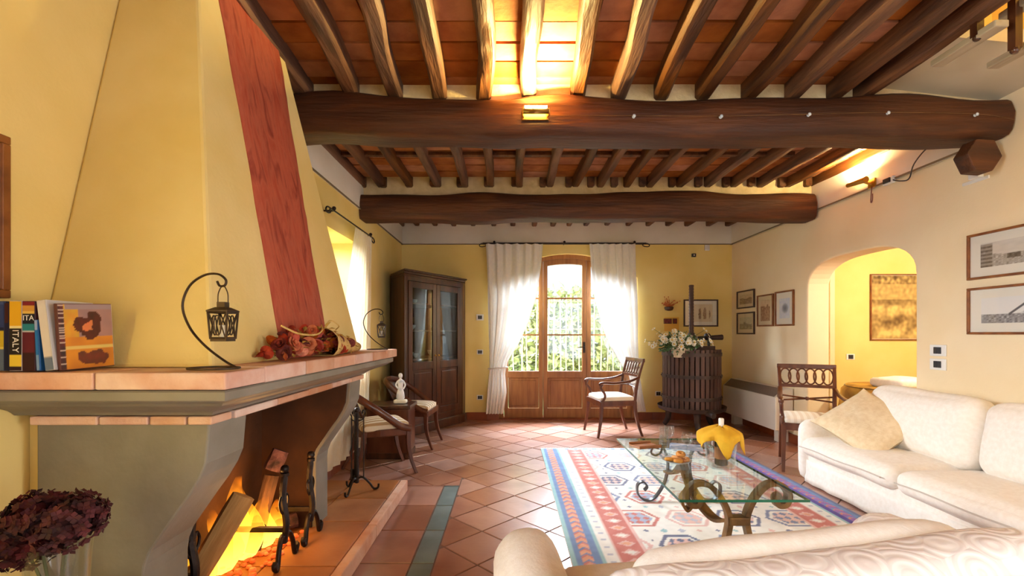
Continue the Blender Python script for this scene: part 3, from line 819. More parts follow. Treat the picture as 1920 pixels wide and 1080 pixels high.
def andiron(loc, label, bar=0.30, rz=0.0):
    t = thing('andiron', label, 'andiron', loc, rz, 'black iron andirons in the hearth')
    b = MB().tube(smooth_path([(0, 0, 0.10), (0.012, 0, 0.2), (-0.006, 0, 0.33), (0.004, 0, 0.45)], 5), [0.017] * 15 + [0.012], 7)
    b.build('upright', 'black_iron', t, smooth=50)
    b = MB().ball((0.004, 0, 0.475), 0.022, 8, 6); b.tube([(0.004, 0, 0.44), (0.004, 0, 0.455)], 0.022, 8); b.build('finial', 'black_iron', t, smooth=60)
    for s in (-1, 1):
        p = smooth_path([(0, 0, 0.13), (0.005, s * 0.035, 0.14), (0.01, s * 0.07, 0.09), (0.012, s * 0.09, 0.013), (0.012, s * 0.108, 0.013), (0.012, s * 0.12, 0.036), (0.012, s * 0.108, 0.05)], 4)
        MB().tube(p, 0.013, 6).build('foot', 'black_iron', t, smooth=60)
        q = smooth_path([(0, 0, 0.24), (0, s * 0.03, 0.27), (0, s * 0.045, 0.31), (0, s * 0.03, 0.34), (0, s * 0.015, 0.32)], 4)
        MB().tube(q, 0.006, 5).build('scroll', 'black_iron', t, smooth=60)
    MB().box(-bar, 0.0, -0.012, 0.012, 0.155, 0.18).build('log_bar', 'black_iron', t, bevel=0.003)
    MB().box(-bar + 0.01, -bar + 0.035, -0.012, 0.012, 0.0, 0.156).build('rear_leg', 'black_iron', t, bevel=0.003)
    return t
andiron((-1.15, 2.34, 0.0855), 'black wrought iron andiron standing nearest the burning logs')
andiron((-1.135, 2.615, 0.0855), 'black wrought iron andiron farther along the hearth by the sooty cheek')
andiron((-1.30, 1.88, 0.0855), 'black wrought iron andiron half hidden behind the near fireplace leg', 0.14)
# fire-tool stand
t = thing('fire_tool_stand', 'slim black iron fire tool stand at the far end of the hearth', 'tool stand', (-1.13, 3.40, 0.0855))
MB().tube([(0, 0, 0.06), (0, 0, 0.58)], 0.013, 8).ball((0, 0, 0.6), 0.022, 8, 6).build('pole', 'black_iron', t, smooth=50)
for a in (0.3, 0.3 + 2.09, 0.3 + 4.19):
    c, s = math.cos(a), math.sin(a)
    MB().tube(smooth_path([(0, 0, 0.09), (0.04 * c, 0.04 * s, 0.10), (0.09 * c, 0.09 * s, 0.05), (0.12 * c, 0.12 * s, 0.008), (0.15 * c, 0.15 * s, 0.012), (0.155 * c, 0.155 * s, 0.04)], 4), 0.008, 6).build('foot', 'black_iron', t, smooth=60)
for a, nm in ((0.0, 'poker'), (2.2, 'shovel'), (4.2, 'tongs')):
    c, s = math.cos(a), math.sin(a)
    h = MB().tube(smooth_path([(0, 0, 0.52), (0.04 * c, 0.04 * s, 0.53), (0.055 * c, 0.055 * s, 0.55)], 4), 0.005, 5); h.build('hook', 'black_iron', t)
    k = MB().tube([(0.05 * c, 0.05 * s, 0.10), (0.05 * c, 0.05 * s, 0.56)], 0.005, 5)
    if nm == 'shovel': k.box(0.05 * c - 0.03, 0.05 * c + 0.03, 0.05 * s - 0.006, 0.05 * s + 0.006, 0.05, 0.15)
    k.tube(smooth_path([(0.05 * c, 0.05 * s, 0.56), (0.06 * c, 0.06 * s, 0.585), (0.045 * c, 0.045 * s, 0.60), (0.04 * c, 0.04 * s, 0.575)], 4), 0.005, 5)
    k.build(nm, 'black_iron', t, smooth=50)

# ------------------------------------------------------------------ on the mantel shelf
MZ = 1.1412
mat('wax', (236, 226, 204), 0.6)
mat('lantern_iron', (78, 60, 40), 0.5, metal=0.5, col2=(56, 42, 28), scale=16)
def lantern(label, loc, rz, s):
    t = thing('candle_lantern', label, 'lantern', loc, rz, 'hanging candle lanterns on the mantel')
    ring = [(0.072 * s * math.cos(2 * PI * k / 28), 0.072 * s * math.sin(2 * PI * k / 28) * 0.8, 0.004 * s) for k in range(28)]
    MB().tube(ring, 0.0035 * s, 6, closed=True).build('base_ring', 'lantern_iron', t, smooth=60)
    p = smooth_path([(0.072 * s, 0, 0.004 * s), (0.03 * s, 0, 0.028 * s), (-0.03 * s, 0, 0.075 * s), (-0.075 * s, 0, 0.13 * s), (-0.096 * s, 0, 0.195 * s), (-0.075 * s, 0, 0.255 * s), (-0.03 * s, 0, 0.288 * s), (0.012 * s, 0, 0.292 * s), (0.036 * s, 0, 0.275 * s), (0.034 * s, 0, 0.258 * s), (0.018 * s, 0, 0.256 * s), (0.010 * s, 0, 0.27 * s)], 6)
    MB().tube(p, 0.0036 * s, 6).build('hook_stem', 'lantern_iron', t, smooth=60)
    cx = 0.028 * s
    # handle loop
    MB().tube(smooth_path([(cx - 0.016 * s, 0, 0.205 * s), (cx - 0.014 * s, 0, 0.235 * s), (cx, 0, 0.257 * s), (cx + 0.014 * s, 0, 0.235 * s), (cx + 0.016 * s, 0, 0.205 * s)], 5), 0.0018 * s, 5).build('handle', 'lantern_iron', t)
    def sq(h, z): return [(cx - h, -h, z), (cx + h, -h, z), (cx + h, h, z), (cx - h, h, z)]
    MB().loft([sq(0.012 * s, 0.188 * s), sq(0.012 * s, 0.206 * s)]).loft([sq(0.032 * s, 0.176 * s), sq(0.032 * s, 0.180 * s), sq(0.015 * s, 0.190 * s)]).build('roof', 'lantern_iron', t)
    MB().loft([sq(0.024 * s, 0.086 * s), sq(0.024 * s, 0.094 * s)]).build('floor_plate', 'lantern_iron', t)
    for k in range(4):
        sx, sy = ((-1, -1), (1, -1), (1, 1), (-1, 1))[k]; ex, ey = ((1, -1), (1, 1), (-1, 1), (-1, -1))[k]
        def P(u, v):
            h = lerp(0.024, 0.029, v) * s; return Vector((cx + lerp(sx, ex, u) * h, lerp(sy, ey, u) * h, lerp(0.093, 0.177, v) * s))
        b = MB().tube([P(0, 0), P(0, 1)], 0.0032 * s, 5)
        loop = [P(0.5 + 0.2 * math.cos(q), 0.5 + 0.36 * math.sin(q)) for q in [2 * PI * j / 14 for j in range(14)]]
        b.tube(loop, 0.0022 * s, 5, closed=True)
        b.tube([P(0.05, 0.05), P(0.3, 0.5), P(0.05, 0.95)], 0.002 * s, 5).tube([P(0.95, 0.05), P(0.7, 0.5), P(0.95, 0.95)], 0.002 * s, 5)
        b.tube([P(0, 0.96), P(1, 0.96)], 0.003 * s, 5).tube([P(0, 0.04), P(1, 0.04)], 0.003 * s, 5)
        b.build('fretted_side', 'lantern_iron', t)
    MB().lathe([(0.011 * s, 0.094 * s), (0.011 * s, 0.135 * s), (0.002 * s, 0.137 * s)], 10, Matrix.Translation((cx, 0, 0))).build('candle', 'wax', t, smooth=40)
lantern('dark iron candle lantern hanging from a curved hook beside the books', (-0.905, 1.405, MZ), 0.0, 1.0)
lantern('small dark iron candle lantern at the far end of the mantel shelf', (-0.90, 3.13, MZ), 0.3, 0.95)

# books
def book(label, x, thick, h, d, spine, tilt=0.0, cover=(40, 40, 48), y=1.345, words=()):
    t = thing('book', label, 'book', (x, y, MZ), 0, 'guide books standing on the mantel', (0, tilt, 0))
    cm = 'book_%d' % len(MATS); mat(cm, cover, 0.5)
    MB().box(0, thick, 0, 0.002, 0, h).box(0, 0.002, 0.002, d, 0, h).box(thick - 0.002, thick, 0.002, d, 0, h).build('cover', cm, t, bevel=0.0006, seg=1)
    MB().box(0.0022, thick - 0.0022, 0.0022, d - 0.004, 0.003, h - 0.003).build('pages', 'wax', t)
    p = printed('spine_print', thick - 0.002, h - 0.003, spine, t, 6, 60, y=-0.0008, x0=0.001, z0=0.0015)
    for (s_, size, m_, z, vert) in words:
        text_mesh('spine_lettering', s_, size, m_, t, (thick / 2, -0.0012, z), (PI / 2, PI / 2 if vert else 0, 0), 0.0003)
    return t
mat('ink_white', (238, 234, 224), 0.6); mat('ink_yellow', (236, 190, 40), 0.6); mat('ink_dark', (30, 24, 24), 0.6)
def bands(*bs):
    def f(u, v):
        for top, c in bs:
            if v <= top: return c
        return bs[-1][1]
    return f
book('navy and yellow guide book at the left end of the row against the wall', -1.515, 0.034, 0.205, 0.15, bands((0.3, (92, 104, 120)), (0.34, (220, 200, 90)), (0.58, (196, 170, 40)), (0.62, (30, 34, 60)), (0.95, (48, 62, 108)), (1, (70, 86, 130))), 0, (40, 46, 80))
book('dark slim book between the navy and the yellow guide books', -1.480, 0.013, 0.200, 0.15, bands((0.4, (20, 22, 44)), (0.7, (26, 26, 54)), (1, (66, 26, 24))), 0, (24, 24, 46))
book('yellow and black guide book with ITALY on its spine', -1.466, 0.037, 0.206, 0.15, bands((0.06, (46, 24, 34)), (0.22, (232, 200, 60)), (0.245, (46, 24, 34)), (0.60, (36, 28, 22)), (0.635, (238, 226, 160)), (1, (228, 176, 30))), 0, (200, 196, 204),
     words=(('ITALY', 0.026, 'ink_white', 0.0875, True),))
book('multicoloured travel book with white capitals on a black band', -1.428, 0.037, 0.205, 0.15, bands((0.25, (50, 20, 20)), (0.56, (92, 24, 38)), (0.58, (200, 200, 200)), (0.68, (38, 122, 130)), (0.83, (24, 24, 34)), (0.86, (230, 190, 90)), (0.94, (206, 150, 60)), (1, (130, 34, 40))), 0, (70, 24, 34),
     words=(('ITA', 0.022, 'ink_white', 0.155, False),))
book('thin bright blue booklet leaning behind the grey book', -1.386, 0.010, 0.150, 0.14, bands((0.3, (120, 150, 190)), (0.8, (36, 110, 178)), (1, (150, 170, 210))), -0.05, (28, 90, 150))
book('pale grey hardback leaning to the left in the row', -1.360, 0.026, 0.208, 0.155, bands((0.17, (104, 118, 138)), (0.19, (150, 150, 150)), (1, (214, 206, 196))), -0.13, (200, 194, 186))
t = thing('picture_book', 'large picture book with an amber painted cover facing out at the end of the row', 'book', (-1.322, 1.352, MZ), 0.0, None, (0, -0.05, math.radians(69)))
t.scale = (0.88, 1, 1)
mat('pb_cover', (96, 48, 34), 0.5)
MB().box(0, 0.155, 0, 0.016, 0, 0.198).build('cover', 'pb_cover', t, bevel=0.001)
MB().box(0.002, 0.157, 0.003, 0.013, 0.002, 0.196).build('pages', 'wax', t)
def amber(u, v):
    n = nz(u * 4, v * 4, 3.3); n2 = nz(u * 9, v * 9, 8)
    if u < 0.09: return (84 + 40 * n2, 44, 40) if nz(1, v * 40) < 0.15 else (196, 170, 150)
    if 0.30 < v < 0.36: return (214 + 14 * n, 178, 90)
    if v > 0.92 and u > 0.12: return (150, 128, 124)
    # generic dark head-shaped swirl on an amber ground
    a_, b_ = u - 0.55 + 0.10 * nz(u * 5, v * 5, 1), v - 0.67 + 0.10 * nz(u * 5, v * 5, 2); d = math.hypot((a_ * 0.8 + b_ * 0.6) / 0.22, (b_ * 0.8 - a_ * 0.6) / 0.16); d2 = math.hypot((u - 0.6 + 0.15 * n) / 0.28, (v - 0.15 + 0.06 * n2) / 0.11)
    if d < 0.55 and a_ < 0.06: return (206 + 20 * n2, 120 + 24 * n, 62)
    if d < 1.15 + 0.6 * n or (0.5 < v < 0.62 and abs(u - 0.5 + 0.2 * n) < 0.16): return (86 + 20 * n2, 42, 20)
    if d2 < 1 + 0.3 * n: return (108 + 20 * n2, 54, 30)
    if v < 0.5: return (206 + 26 * n, 130 + 24 * n, 36)
    return (206 + 20 * n, 146 + 20 * n2, 44) if u < 0.35 else (158 + 24 * n, 118 + 10 * n, 104)
printed('cover_print', 0.152, 0.194, amber, t, 46, 58, y=-0.0006, x0=0.0015, z0=0.002)

# dried-flower bouquet lying along the shelf
def rose_mesh(seed, m, r=0.03):
    rnd = random.Random(seed); b = MB()
    b.ball((0, 0, r * 0.35), (r * 0.45, r * 0.45, r * 0.5), 7, 5)
    for layer, (n, rr, h, op) in enumerate(((4, 0.5, 0.9, 0.15), (5, 0.8, 0.75, 0.45), (6, 1.1, 0.5, 0.85))):
        for k in range(n):
            a = 2 * PI * k / n + layer * 0.5 + rnd.uniform(-0.1, 0.1); w = 2 * PI / n * 0.68
            rows = []
            for i in range(4):
                t = i / 3; rad = r * (0.25 + (rr - 0.25) * t + op * 0.25 * t * t); z = r * (h * math.sin(t * 1.5)) + rnd.uniform(-0.05, 0.05) * r
                rows.append([(rad * math.cos(a + w * s_ * (0.4 + 0.6 * math.sin(PI * (0.25 + 0.5 * t)))), rad * math.sin(a + w * s_ * (0.4 + 0.6 * math.sin(PI * (0.25 + 0.5 * t)))), z - 0.1 * r * abs(s_)) for s_ in (-1, -0.33, 0.33, 1)])
            b.loft(rows, closed=False, caps=False)
    return b.build('rose', m, None, smooth=60, fix=False).data
for nme, c1, c2 in (('rose_rust', (170, 70, 26), (206, 112, 48)), ('rose_red', (150, 40, 28), (186, 72, 40)), ('rose_pink', (196, 92, 62), (222, 140, 100)), ('rose_plum', (92, 30, 30), (126, 52, 42)), ('dry_leaf', (150, 112, 40), (188, 152, 66)), ('dry_wrap', (186, 146, 66), (206, 172, 92)), ('straw', (206, 170, 96), (226, 196, 128))):
    mat(nme, c1, 0.85, col2=c2, scale=30, rand=0.12)
bq = thing('dried_bouquet', 'bouquet of dried roses and leaves with raffia lying on the mantel', 'bouquet', (-0.935, 2.1, MZ))
rmes = []
for k, m in enumerate(('rose_rust', 'rose_red', 'rose_pink', 'rose_plum')): rmes.append(rose_mesh(k, m))
for o_ in [o_ for o_ in list(COL.objects) if o_.name.startswith('rose') and o_.parent is None]: bpy.data.objects.remove(o_)
rnd = random.Random(5)
for k in range(78):
    t_ = (k + 0.5) / 78; y = lerp(-0.33, 0.42, t_) + rnd.uniform(-0.03, 0.03); hmax = 0.13 * math.sin(PI * min(0.97, 0.12 + 0.8 * t_)) ** 0.5
    z = rnd.uniform(0.02, hmax); x = rnd.uniform(-0.035, 0.075) * (1 - z * 3)
    o = link('dried_rose', rmes[rnd.choice([0, 0, 1, 1, 2, 3])], bq, loc=(x, y, z), rot=(rnd.uniform(-0.9, 0.9), rnd.uniform(0.2, 1.5), rnd.uniform(0, 6)))
    sc = rnd.uniform(0.5, 0.85); o.scale = (sc, sc, sc)
b = MB()
for k in range(190):
    t_ = rnd.random(); y = lerp(-0.30, 0.5, t_); z = rnd.uniform(0.01, 0.04 + 0.11 * math.sin(PI * t_)); x = rnd.uniform(-0.05, 0.08); l = rnd.uniform(0.02, 0.05); a = rnd.uniform(0, 6.28); e = rnd.uniform(-0.5, 0.9)
    d = Vector((math.cos(a) * math.cos(e), math.sin(a) * math.cos(e), math.sin(e))); s_ = d.cross(Vector((0.2, 0.3, 1))).normalized() * l * 0.28
    p0 = Vector((x, y, z)); up = s_.cross(d).normalized() * l * 0.12
    b.add([p0, p0 + d * l * 0.5 + s_ + up, p0 + d * l, p0 + d * l * 0.5 - s_ + up], [(0, 1, 2), (0, 2, 3)])
o = b.build('dry_leaves', 'dry_leaf', bq, fix=False); o['kind'] = 'stuff'
# paper wrap at the far end, and a curl of raffia
rings = []
for k in range(11):
    t_ = k / 10; y = lerp(0.16, 0.70, t_); r = lerp(0.105, 0.03, t_ ** 0.8)
    rings.append([(0.005 + r * 0.85 * math.cos(q) * (1 + 0.1 * nz(q * 2, t_ * 3)), y, max(0.002, 0.062 * (1 - t_ * 0.5) + r * 0.8 * math.sin(q) * (1 + 0.12 * nz(q * 2, t_ * 4, 5)))) for q in [2 * PI * j / 16 for j in range(16)]])
MB().loft(rings, caps=False).build('paper_wrap', 'dry_wrap', bq, smooth=60, solid=0.003)
MB().tube(smooth_path([(0.05, -0.32, 0.14), (0.07, -0.22, 0.11), (0.08, -0.08, 0.105), (0.07, 0.02, 0.125), (0.05, 0.06, 0.15)], 6), 0.004, 5).build('raffia', 'straw', bq, smooth=60)
MB().tube(smooth_path([(0.02, 0.18, 0.15), (0.05, 0.17, 0.175), (0.08, 0.2, 0.15), (0.05, 0.24, 0.13)], 5), 0.003, 5).build('raffia', 'straw', bq, smooth=60)

# ------------------------------------------------------------------ hydrangeas in a glass vase, on a stool at the lower left
mat('hydrangea', (82, 14, 20), 0.8, col2=(38, 6, 12), scale=22, rand=0.25)
mat('stem_green', (74, 82, 42), 0.7)
HX, HY, HZ = -1.165, 1.18, 0.505
t = thing('stool', 'low wooden stool under the glass vase', 'stool', (HX, HY, 0))
MB().box(-0.16, 0.16, -0.14, 0.14, HZ - 0.03, HZ - 0.001).build('seat', 'walnut', t, bevel=0.006)
for sx in (-1, 1):
    for sy in (-1, 1):
        MB().loft([[(sx * (0.12 + 0.02 * k) + u * 0.016, sy * (0.1 + 0.015 * k) + v * 0.016, (HZ - 0.03) * (1 - k)) for u, v in ((-1, -1), (1, -1), (1, 1), (-1, 1))] for k in (0, 1)]).build('leg', 'walnut', t)
vase = MB().lathe([(0.035, 0.0), (0.05, 0.004), (0.058, 0.03), (0.062, 0.10), (0.066, 0.17), (0.070, 0.215), (0.068, 0.215), (0.062, 0.17), (0.058, 0.10), (0.052, 0.035), (0.03, 0.012)], 24)
tag(vase.build('glass_vase', 'vessel_glass', smooth=50, loc=(HX + 0.005, HY, HZ)), 'clear glass vase holding the dark red hydrangeas', 'vase')
hb = thing('hydrangea_bouquet', 'dark red dried hydrangea heads at the lower left corner', 'flowers', (HX, HY, HZ + 0.02))
rnd = random.Random(9)
for hx, hy, hz, hr in ((-0.055, -0.02, 0.20, 0.072), (0.045, -0.02, 0.25, 0.078), (0.0, 0.04, 0.24, 0.072), (-0.02, -0.03, 0.265, 0.07)):
    b = MB(); b.ball((hx, hy, hz), hr * 0.62, 10, 7)
    for k in range(260):
        d = Vector((rnd.gauss(0, 1), rnd.gauss(0, 1), rnd.gauss(0, 1))).normalized()
        p = Vector((hx, hy, hz)) + Vector((d.x, d.y, d.z * 0.85)) * hr * rnd.uniform(0.68, 1.06)
        q = (d + Vector((rnd.uniform(-.5, .5), rnd.uniform(-.5, .5), rnd.uniform(-.5, .5)))).normalized()
        u = q.orthogonal().normalized(); w = q.cross(u); a0 = rnd.uniform(0, 3); s_ = rnd.uniform(0.010, 0.015)
        for j in range(4):
            a = a0 + j * PI / 2; e = u * math.cos(a) + w * math.sin(a); f = u * -math.sin(a) + w * math.cos(a)
            b.add([p, p + e * s_ * 0.6 + f * s_ * 0.5 + q * 0.002, p + e * s_ * 1.15 + q * 0.004, p + e * s_ * 0.6 - f * s_ * 0.5 + q * 0.002], [(0, 1, 2, 3)])
    o = b.build('flower_head', 'hydrangea', hb, fix=False)
    MB().tube([(hx * 0.9, hy * 0.9, hz - 0.04), (hx * 0.3, hy * 0.3, 0.06), (-hx * 0.3, -hy * 0.3, 0.01)], 0.0035, 5).build('stem', 'stem_green', hb)
# picture at the left edge of the frame
# ------------------------------------------------------------------ garden door (three glazed leaves under a segmental arch)
def arch_z(x, x0=DX0, x1=DX1, sp=DSP, tp=DTOP):
    c = (x1 - x0) / 2; s = tp - sp; R = (c * c + s * s) / (2 * s); xc = (x0 + x1) / 2
    return tp - R + math.sqrt(max(0, R * R - (x - xc) ** 2))
DY = 6.80
door = struct(MB().prism([(DX0, 0.0), (DX0 + 0.07, 0.0)] + [(DX0 + 0.07 + (DX1 - DX0 - 0.14) * k / 16, arch_z(DX0 + 0.07 + (DX1 - DX0 - 0.14) * k / 16) - 0.06) for k in range(17)] + [(DX1 - 0.07, 0), (DX1, 0)] + [(DX1 - (DX1 - DX0) * k / 16, arch_z(DX1 - (DX1 - DX0) * k / 16)) for k in range(17)], DY - 0.04, DY + 0.05).build('door_1', 'door_wood', bevel=0.004),
              'arched wooden garden door with three glazed leaves', 'door')
def top_at(x): return arch_z(x) - 0.062
def leaf(x0, x1, handle=None):
    st_ = 0.062
    def strip(a, b2, zlo, n=6):
        xs = [lerp(a, b2, k / n) for k in range(n + 1)]
        return [(a, zlo)] + [(b2, zlo)] + [(x, top_at(x)) for x in reversed(xs)]
    b = MB().prism(strip(x0, x0 + st_, 0.012), DY - 0.025, DY + 0.025).prism(strip(x1 - st_, x1, 0.012), DY - 0.025, DY + 0.025)
    b.box(x0 + st_, x1 - st_, DY - 0.025, DY + 0.025, 0.012, 0.15).box(x0 + st_, x1 - st_, DY - 0.025, DY + 0.025, 0.60, 0.70)
    xs = [lerp(x0 + st_, x1 - st_, k / 8) for k in range(9)]
    b.prism([(x, top_at(x) - 0.075) for x in xs] + [(x, top_at(x)) for x in reversed(xs)], DY - 0.025, DY + 0.025)
    L_ = b.build('leaf', 'door_wood', door, bevel=0.003)
    a, c = x0 + st_, x1 - st_
    MB().box(a + 0.002, c - 0.002, DY - 0.008, DY + 0.008, 0.152, 0.598).box(a + 0.04, c - 0.04, DY - 0.016, DY + 0.016, 0.19, 0.56).build('panel', 'door_wood', L_, bevel=0.006)
    for z in (1.235, 1.775):
        MB().box(a, c, DY - 0.013, DY + 0.013, z - 0.011, z + 0.011).build('glazing_bar', 'door_wood', L_)
    for z0, z1 in ((0.70, 1.224), (1.246, 1.764)):
        MB().box(a, c, DY - 0.002, DY + 0.002, z0, z1).build('pane', 'pane_glass', L_)
    MB().prism([(a, 1.786), (c, 1.786)] + [(x, top_at(x) - 0.075) for x in reversed(xs)], DY - 0.002, DY + 0.002).build('pane', 'pane_glass', L_)
    if handle:
        MB().box(handle - 0.016, handle + 0.016, DY - 0.034, DY - 0.025, 0.97, 1.13).tube(smooth_path([(handle, DY - 0.034, 1.06), (handle, DY - 0.07, 1.06), (handle - 0.03, DY - 0.075, 1.058), (handle - 0.10, DY - 0.07, 1.05)], 4), 0.007, 6).build('handle', 'black_iron', L_, smooth=40)
    return L_
leaf(DX0 + 0.072, 0.498); leaf(0.502, 1.138, 1.105); leaf(1.142, DX1 - 0.072)
struct(MB().box(DX0, DX1, YB - 0.02, DY + 0.15, -0.02, 0.012).build('trim_7', 'skirting', bevel=0.004), 'terracotta door sill', 'sill')

# ------------------------------------------------------------------ garden outside
mat('grass', (128, 140, 84), 0.9, col2=(98, 116, 62), scale=8)
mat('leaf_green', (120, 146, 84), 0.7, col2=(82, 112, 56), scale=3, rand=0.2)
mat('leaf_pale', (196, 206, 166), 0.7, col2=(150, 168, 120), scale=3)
mat('cane', (196, 188, 166), 0.8, col2=(160, 152, 130), scale=5)
g = MB().box(-14, 16, YB + 0.32, 22, -0.25, -0.15).box(-14, XL - 0.42, YR - 6, YB + 0.32, -0.25, -0.15)
struct(g.build('floor_garden', 'grass'), 'green garden lawn outside', 'lawn')
def foliage(name, label, n, cx, cy, sx, sy, z0, z1, size, m, seed, shape=None):
    rnd = random.Random(seed); b = MB()
    for k in range(n):
        x = rnd.uniform(-1, 1); y = rnd.uniform(-1, 1); z = rnd.uniform(0, 1)
        if shape and not shape(x, y, z): continue
        p = Vector((cx + x * sx, cy + y * sy, lerp(z0, z1, z) ))
        d = Vector((rnd.gauss(0, 1), rnd.gauss(0, 1), rnd.gauss(0, 0.8))).normalized(); s_ = size * rnd.uniform(0.6, 1.3)
        w = d.cross(Vector((rnd.uniform(-1, 1), rnd.uniform(-1, 1), 1))).normalized() * s_ * 0.32
        nn = d.cross(w).normalized() * s_ * 0.1
        b.add([p, p + d * s_ * 0.5 + w + nn, p + d * s_, p + d * s_ * 0.5 - w + nn], [(0, 1, 2), (0, 2, 3)])
    o = b.build(name, m, None, fix=False)
    o['kind'] = 'stuff'; o['label'] = label; o['category'] = 'hedge'
    return o
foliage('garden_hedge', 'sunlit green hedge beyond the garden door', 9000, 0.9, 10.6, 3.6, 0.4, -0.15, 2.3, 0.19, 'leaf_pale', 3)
fn = thing('cane_fence', 'fence of upright canes in front of the garden hedge', 'fence', (0.9, 9.8, -0.15))
cane_me = MB().tube([(0, 0, 0), (0.01, 0, 1.2), (-0.005, 0, 2.25)], 0.016, 6).build('cane', 'cane', fn, smooth=60)
cane_me.location = (-2.6, 0, 0)
for k in range(1, 38): link('cane', cane_me.data, fn, loc=(-2.6 + k * 0.14 + random.uniform(-0.02, 0.02), random.uniform(-0.03, 0.03), random.uniform(-0.1, 0.0)), rot=(random.uniform(-0.03, 0.03), random.uniform(-0.04, 0.04), random.uniform(0, 6)))
for z in (0.5, 1.5, 2.1): MB().tube([(-2.7, 0.03, z), (2.7, 0.03, z)], 0.014, 6).build('fence_rail', 'cane', fn, smooth=60)
foliage('wall_creeper', 'green creeper growing outside the left-hand window', 2600, XL - 0.95, 4.4, 0.25, 1.2, -0.2, 1.95, 0.09, 'leaf_green', 4)

# ------------------------------------------------------------------ left window with curtain
win = struct(MB().box(XL - 0.40, XL - 0.34, LY0, LY0 + 0.05, LZ0, LZ1).box(XL - 0.40, XL - 0.34, LY1 - 0.05, LY1, LZ0, LZ1).box(XL - 0.40, XL - 0.34, LY0 + 0.05, LY1 - 0.05, LZ0, LZ0 + 0.06).box(XL - 0.40, XL - 0.34, LY0 + 0.05, LY1 - 0.05, LZ1 - 0.06, LZ1).box(XL - 0.40, XL - 0.34, (LY0 + LY1) / 2 - 0.04, (LY0 + LY1) / 2 + 0.04, LZ0 + 0.06, LZ1 - 0.06).build('window_1', 'door_wood', bevel=0.003),
             'deep window in the left wall beyond the hood', 'window')
for a, c in ((LY0 + 0.05, (LY0 + LY1) / 2 - 0.04), ((LY0 + LY1) / 2 + 0.04, LY1 - 0.05)):
    MB().box(XL - 0.372, XL - 0.368, a, c, LZ0 + 0.06, LZ1 - 0.06).build('pane', 'pane_glass', win)
# rod: a straight iron bar with curled ends
def rod(name, label, a, b2, brackets, normal, r=0.011):
    t = thing(name, label, 'curtain rod', a)
    a, b2 = Vector(a), Vector(b2); d = (b2 - a).normalized(); L_ = (b2 - a).length; n = Vector(normal)
    MB().tube([(0, 0, 0), d * L_], r, 8).build('bar', 'black_iron', t, smooth=50)
    for s_, p in ((-1, Vector((0, 0, 0))), (1, d * L_)):
        pts = [p + d * s_ * (0.05 * math.sin(q) ) + Vector((0, 0, -0.035 + 0.035 * math.cos(q) * (1 - q / 14))) * (1 - q / 14) for q in [k * 0.4 for k in range(15)]]
        MB().tube(pts, 0.007, 6).build('scroll_end', 'black_iron', t, smooth=60)
    for k in brackets:
        p = d * L_ * k
        MB().tube([p, p + n], 0.008, 6).ball(p + Vector((0, 0, 0.02)), 0.018, 8, 6).build('bracket', 'black_iron', t, smooth=60)
    return t
rod('curtain_rod', 'black iron curtain rod with curled ends above the garden door', (-0.38, 6.575, 2.548), (1.96, 6.575, 2.548), (0.07, 0.5, 0.93), (0, 0.1, 0))
rod('curtain_rod', 'thin iron curtain rod above the left-hand window', (XL + 0.09, 3.75, 2.29), (XL + 0.09, 4.98, 2.29), (0.1, 0.93), (-0.085, 0, 0), 0.007)

def curtain(name, label, left, right, z0, z1, base_y, folds, amp, m, axis='x', phase=0.0, tie=None, seed=1):
    """left/right: [(z, pos)] edge curves sorted by z; folds run down the cloth and gather at the tie"""
    t = thing(name, label, 'curtain', (interp(left, z0), base_y, z0) if axis == 'x' else (base_y, interp(left, z0), z0))
    b = MB(); rows = []; n = folds * 8; m_ = 56
    L2, R2 = left, right
    for j in range(m_ + 1):
        z = lerp(z1, z0, j / m_); l, r = interp(L2, z), interp(R2, z); w = abs(r - l)
        row = []
        for i in range(n + 1):
            u = i / n
            uu = u + 0.02 * nz(u * 5, z * 1.2, seed)
            a = amp * (0.7 + 0.5 * nz(u * 6, seed * 2.2)) * min(1.0, 0.55 + 0.55 * w)
            off = a * math.sin(2 * PI * folds * uu + phase + 0.6 * nz(z * 1.4, u * 3, seed)) + 0.3 * a * math.sin(2 * PI * folds * 2.3 * uu + z * 1.5)
            pos = lerp(l, r, uu)
            row.append((pos, base_y - off, z) if axis == 'x' else (base_y + off, pos, z))
        rows.append(row)
    b.loft(rows, closed=False, caps=False)
    o = b.build('cloth', m, t, smooth=180, fix=False); o.location = -Vector(t.location)
    if tie:
        z, l, r = tie; c = (l + r) / 2; w = (r - l) / 2 + 0.012
        ring = [((c + w * math.cos(q), base_y + (amp + 0.03) * math.sin(q), z + 0.012 * math.cos(q)) if axis == 'x' else (base_y + (amp + 0.03) * math.sin(q), c + w * math.cos(q), z)) for q in [2 * PI * k / 24 for k in range(24)]]
        o = MB().tube(ring, 0.014, 6, closed=True).build('tieback', m, t, smooth=60); o.location = -Vector(t.location)
    return t
def px(p, Y): return (p - 955) * Y / 860
def pz(p, Y): return 1.25 - (p - 626) * Y / 860
CY = 6.555
left_e = [(pz(y, CY), px(x, CY)) for x, y in ((911, 776), (914, 730), (918, 690), (916, 600), (913, 520), (911, 458))]
right_e = [(pz(y, CY), px(x, CY)) for x, y in ((944, 776), (950, 735), (947, 700), (952, 678), (972, 645), (990, 605), (1006, 555), (1015, 500), (1018, 458))]
curtain('curtain', 'ivory curtain on the left of the garden door, tied back', left_e, right_e, pz(776, CY), 2.535, CY, 6, 0.045, 'curtain', tie=(pz(690, CY), px(918, CY), px(949, CY)), seed=1)
left_e = [(pz(y, CY), px(x, CY)) for x, y in ((1192, 772), (1188, 735), (1178, 702), (1163, 682), (1143, 650), (1127, 610), (1114, 555), (1108, 500), (1105, 458))]
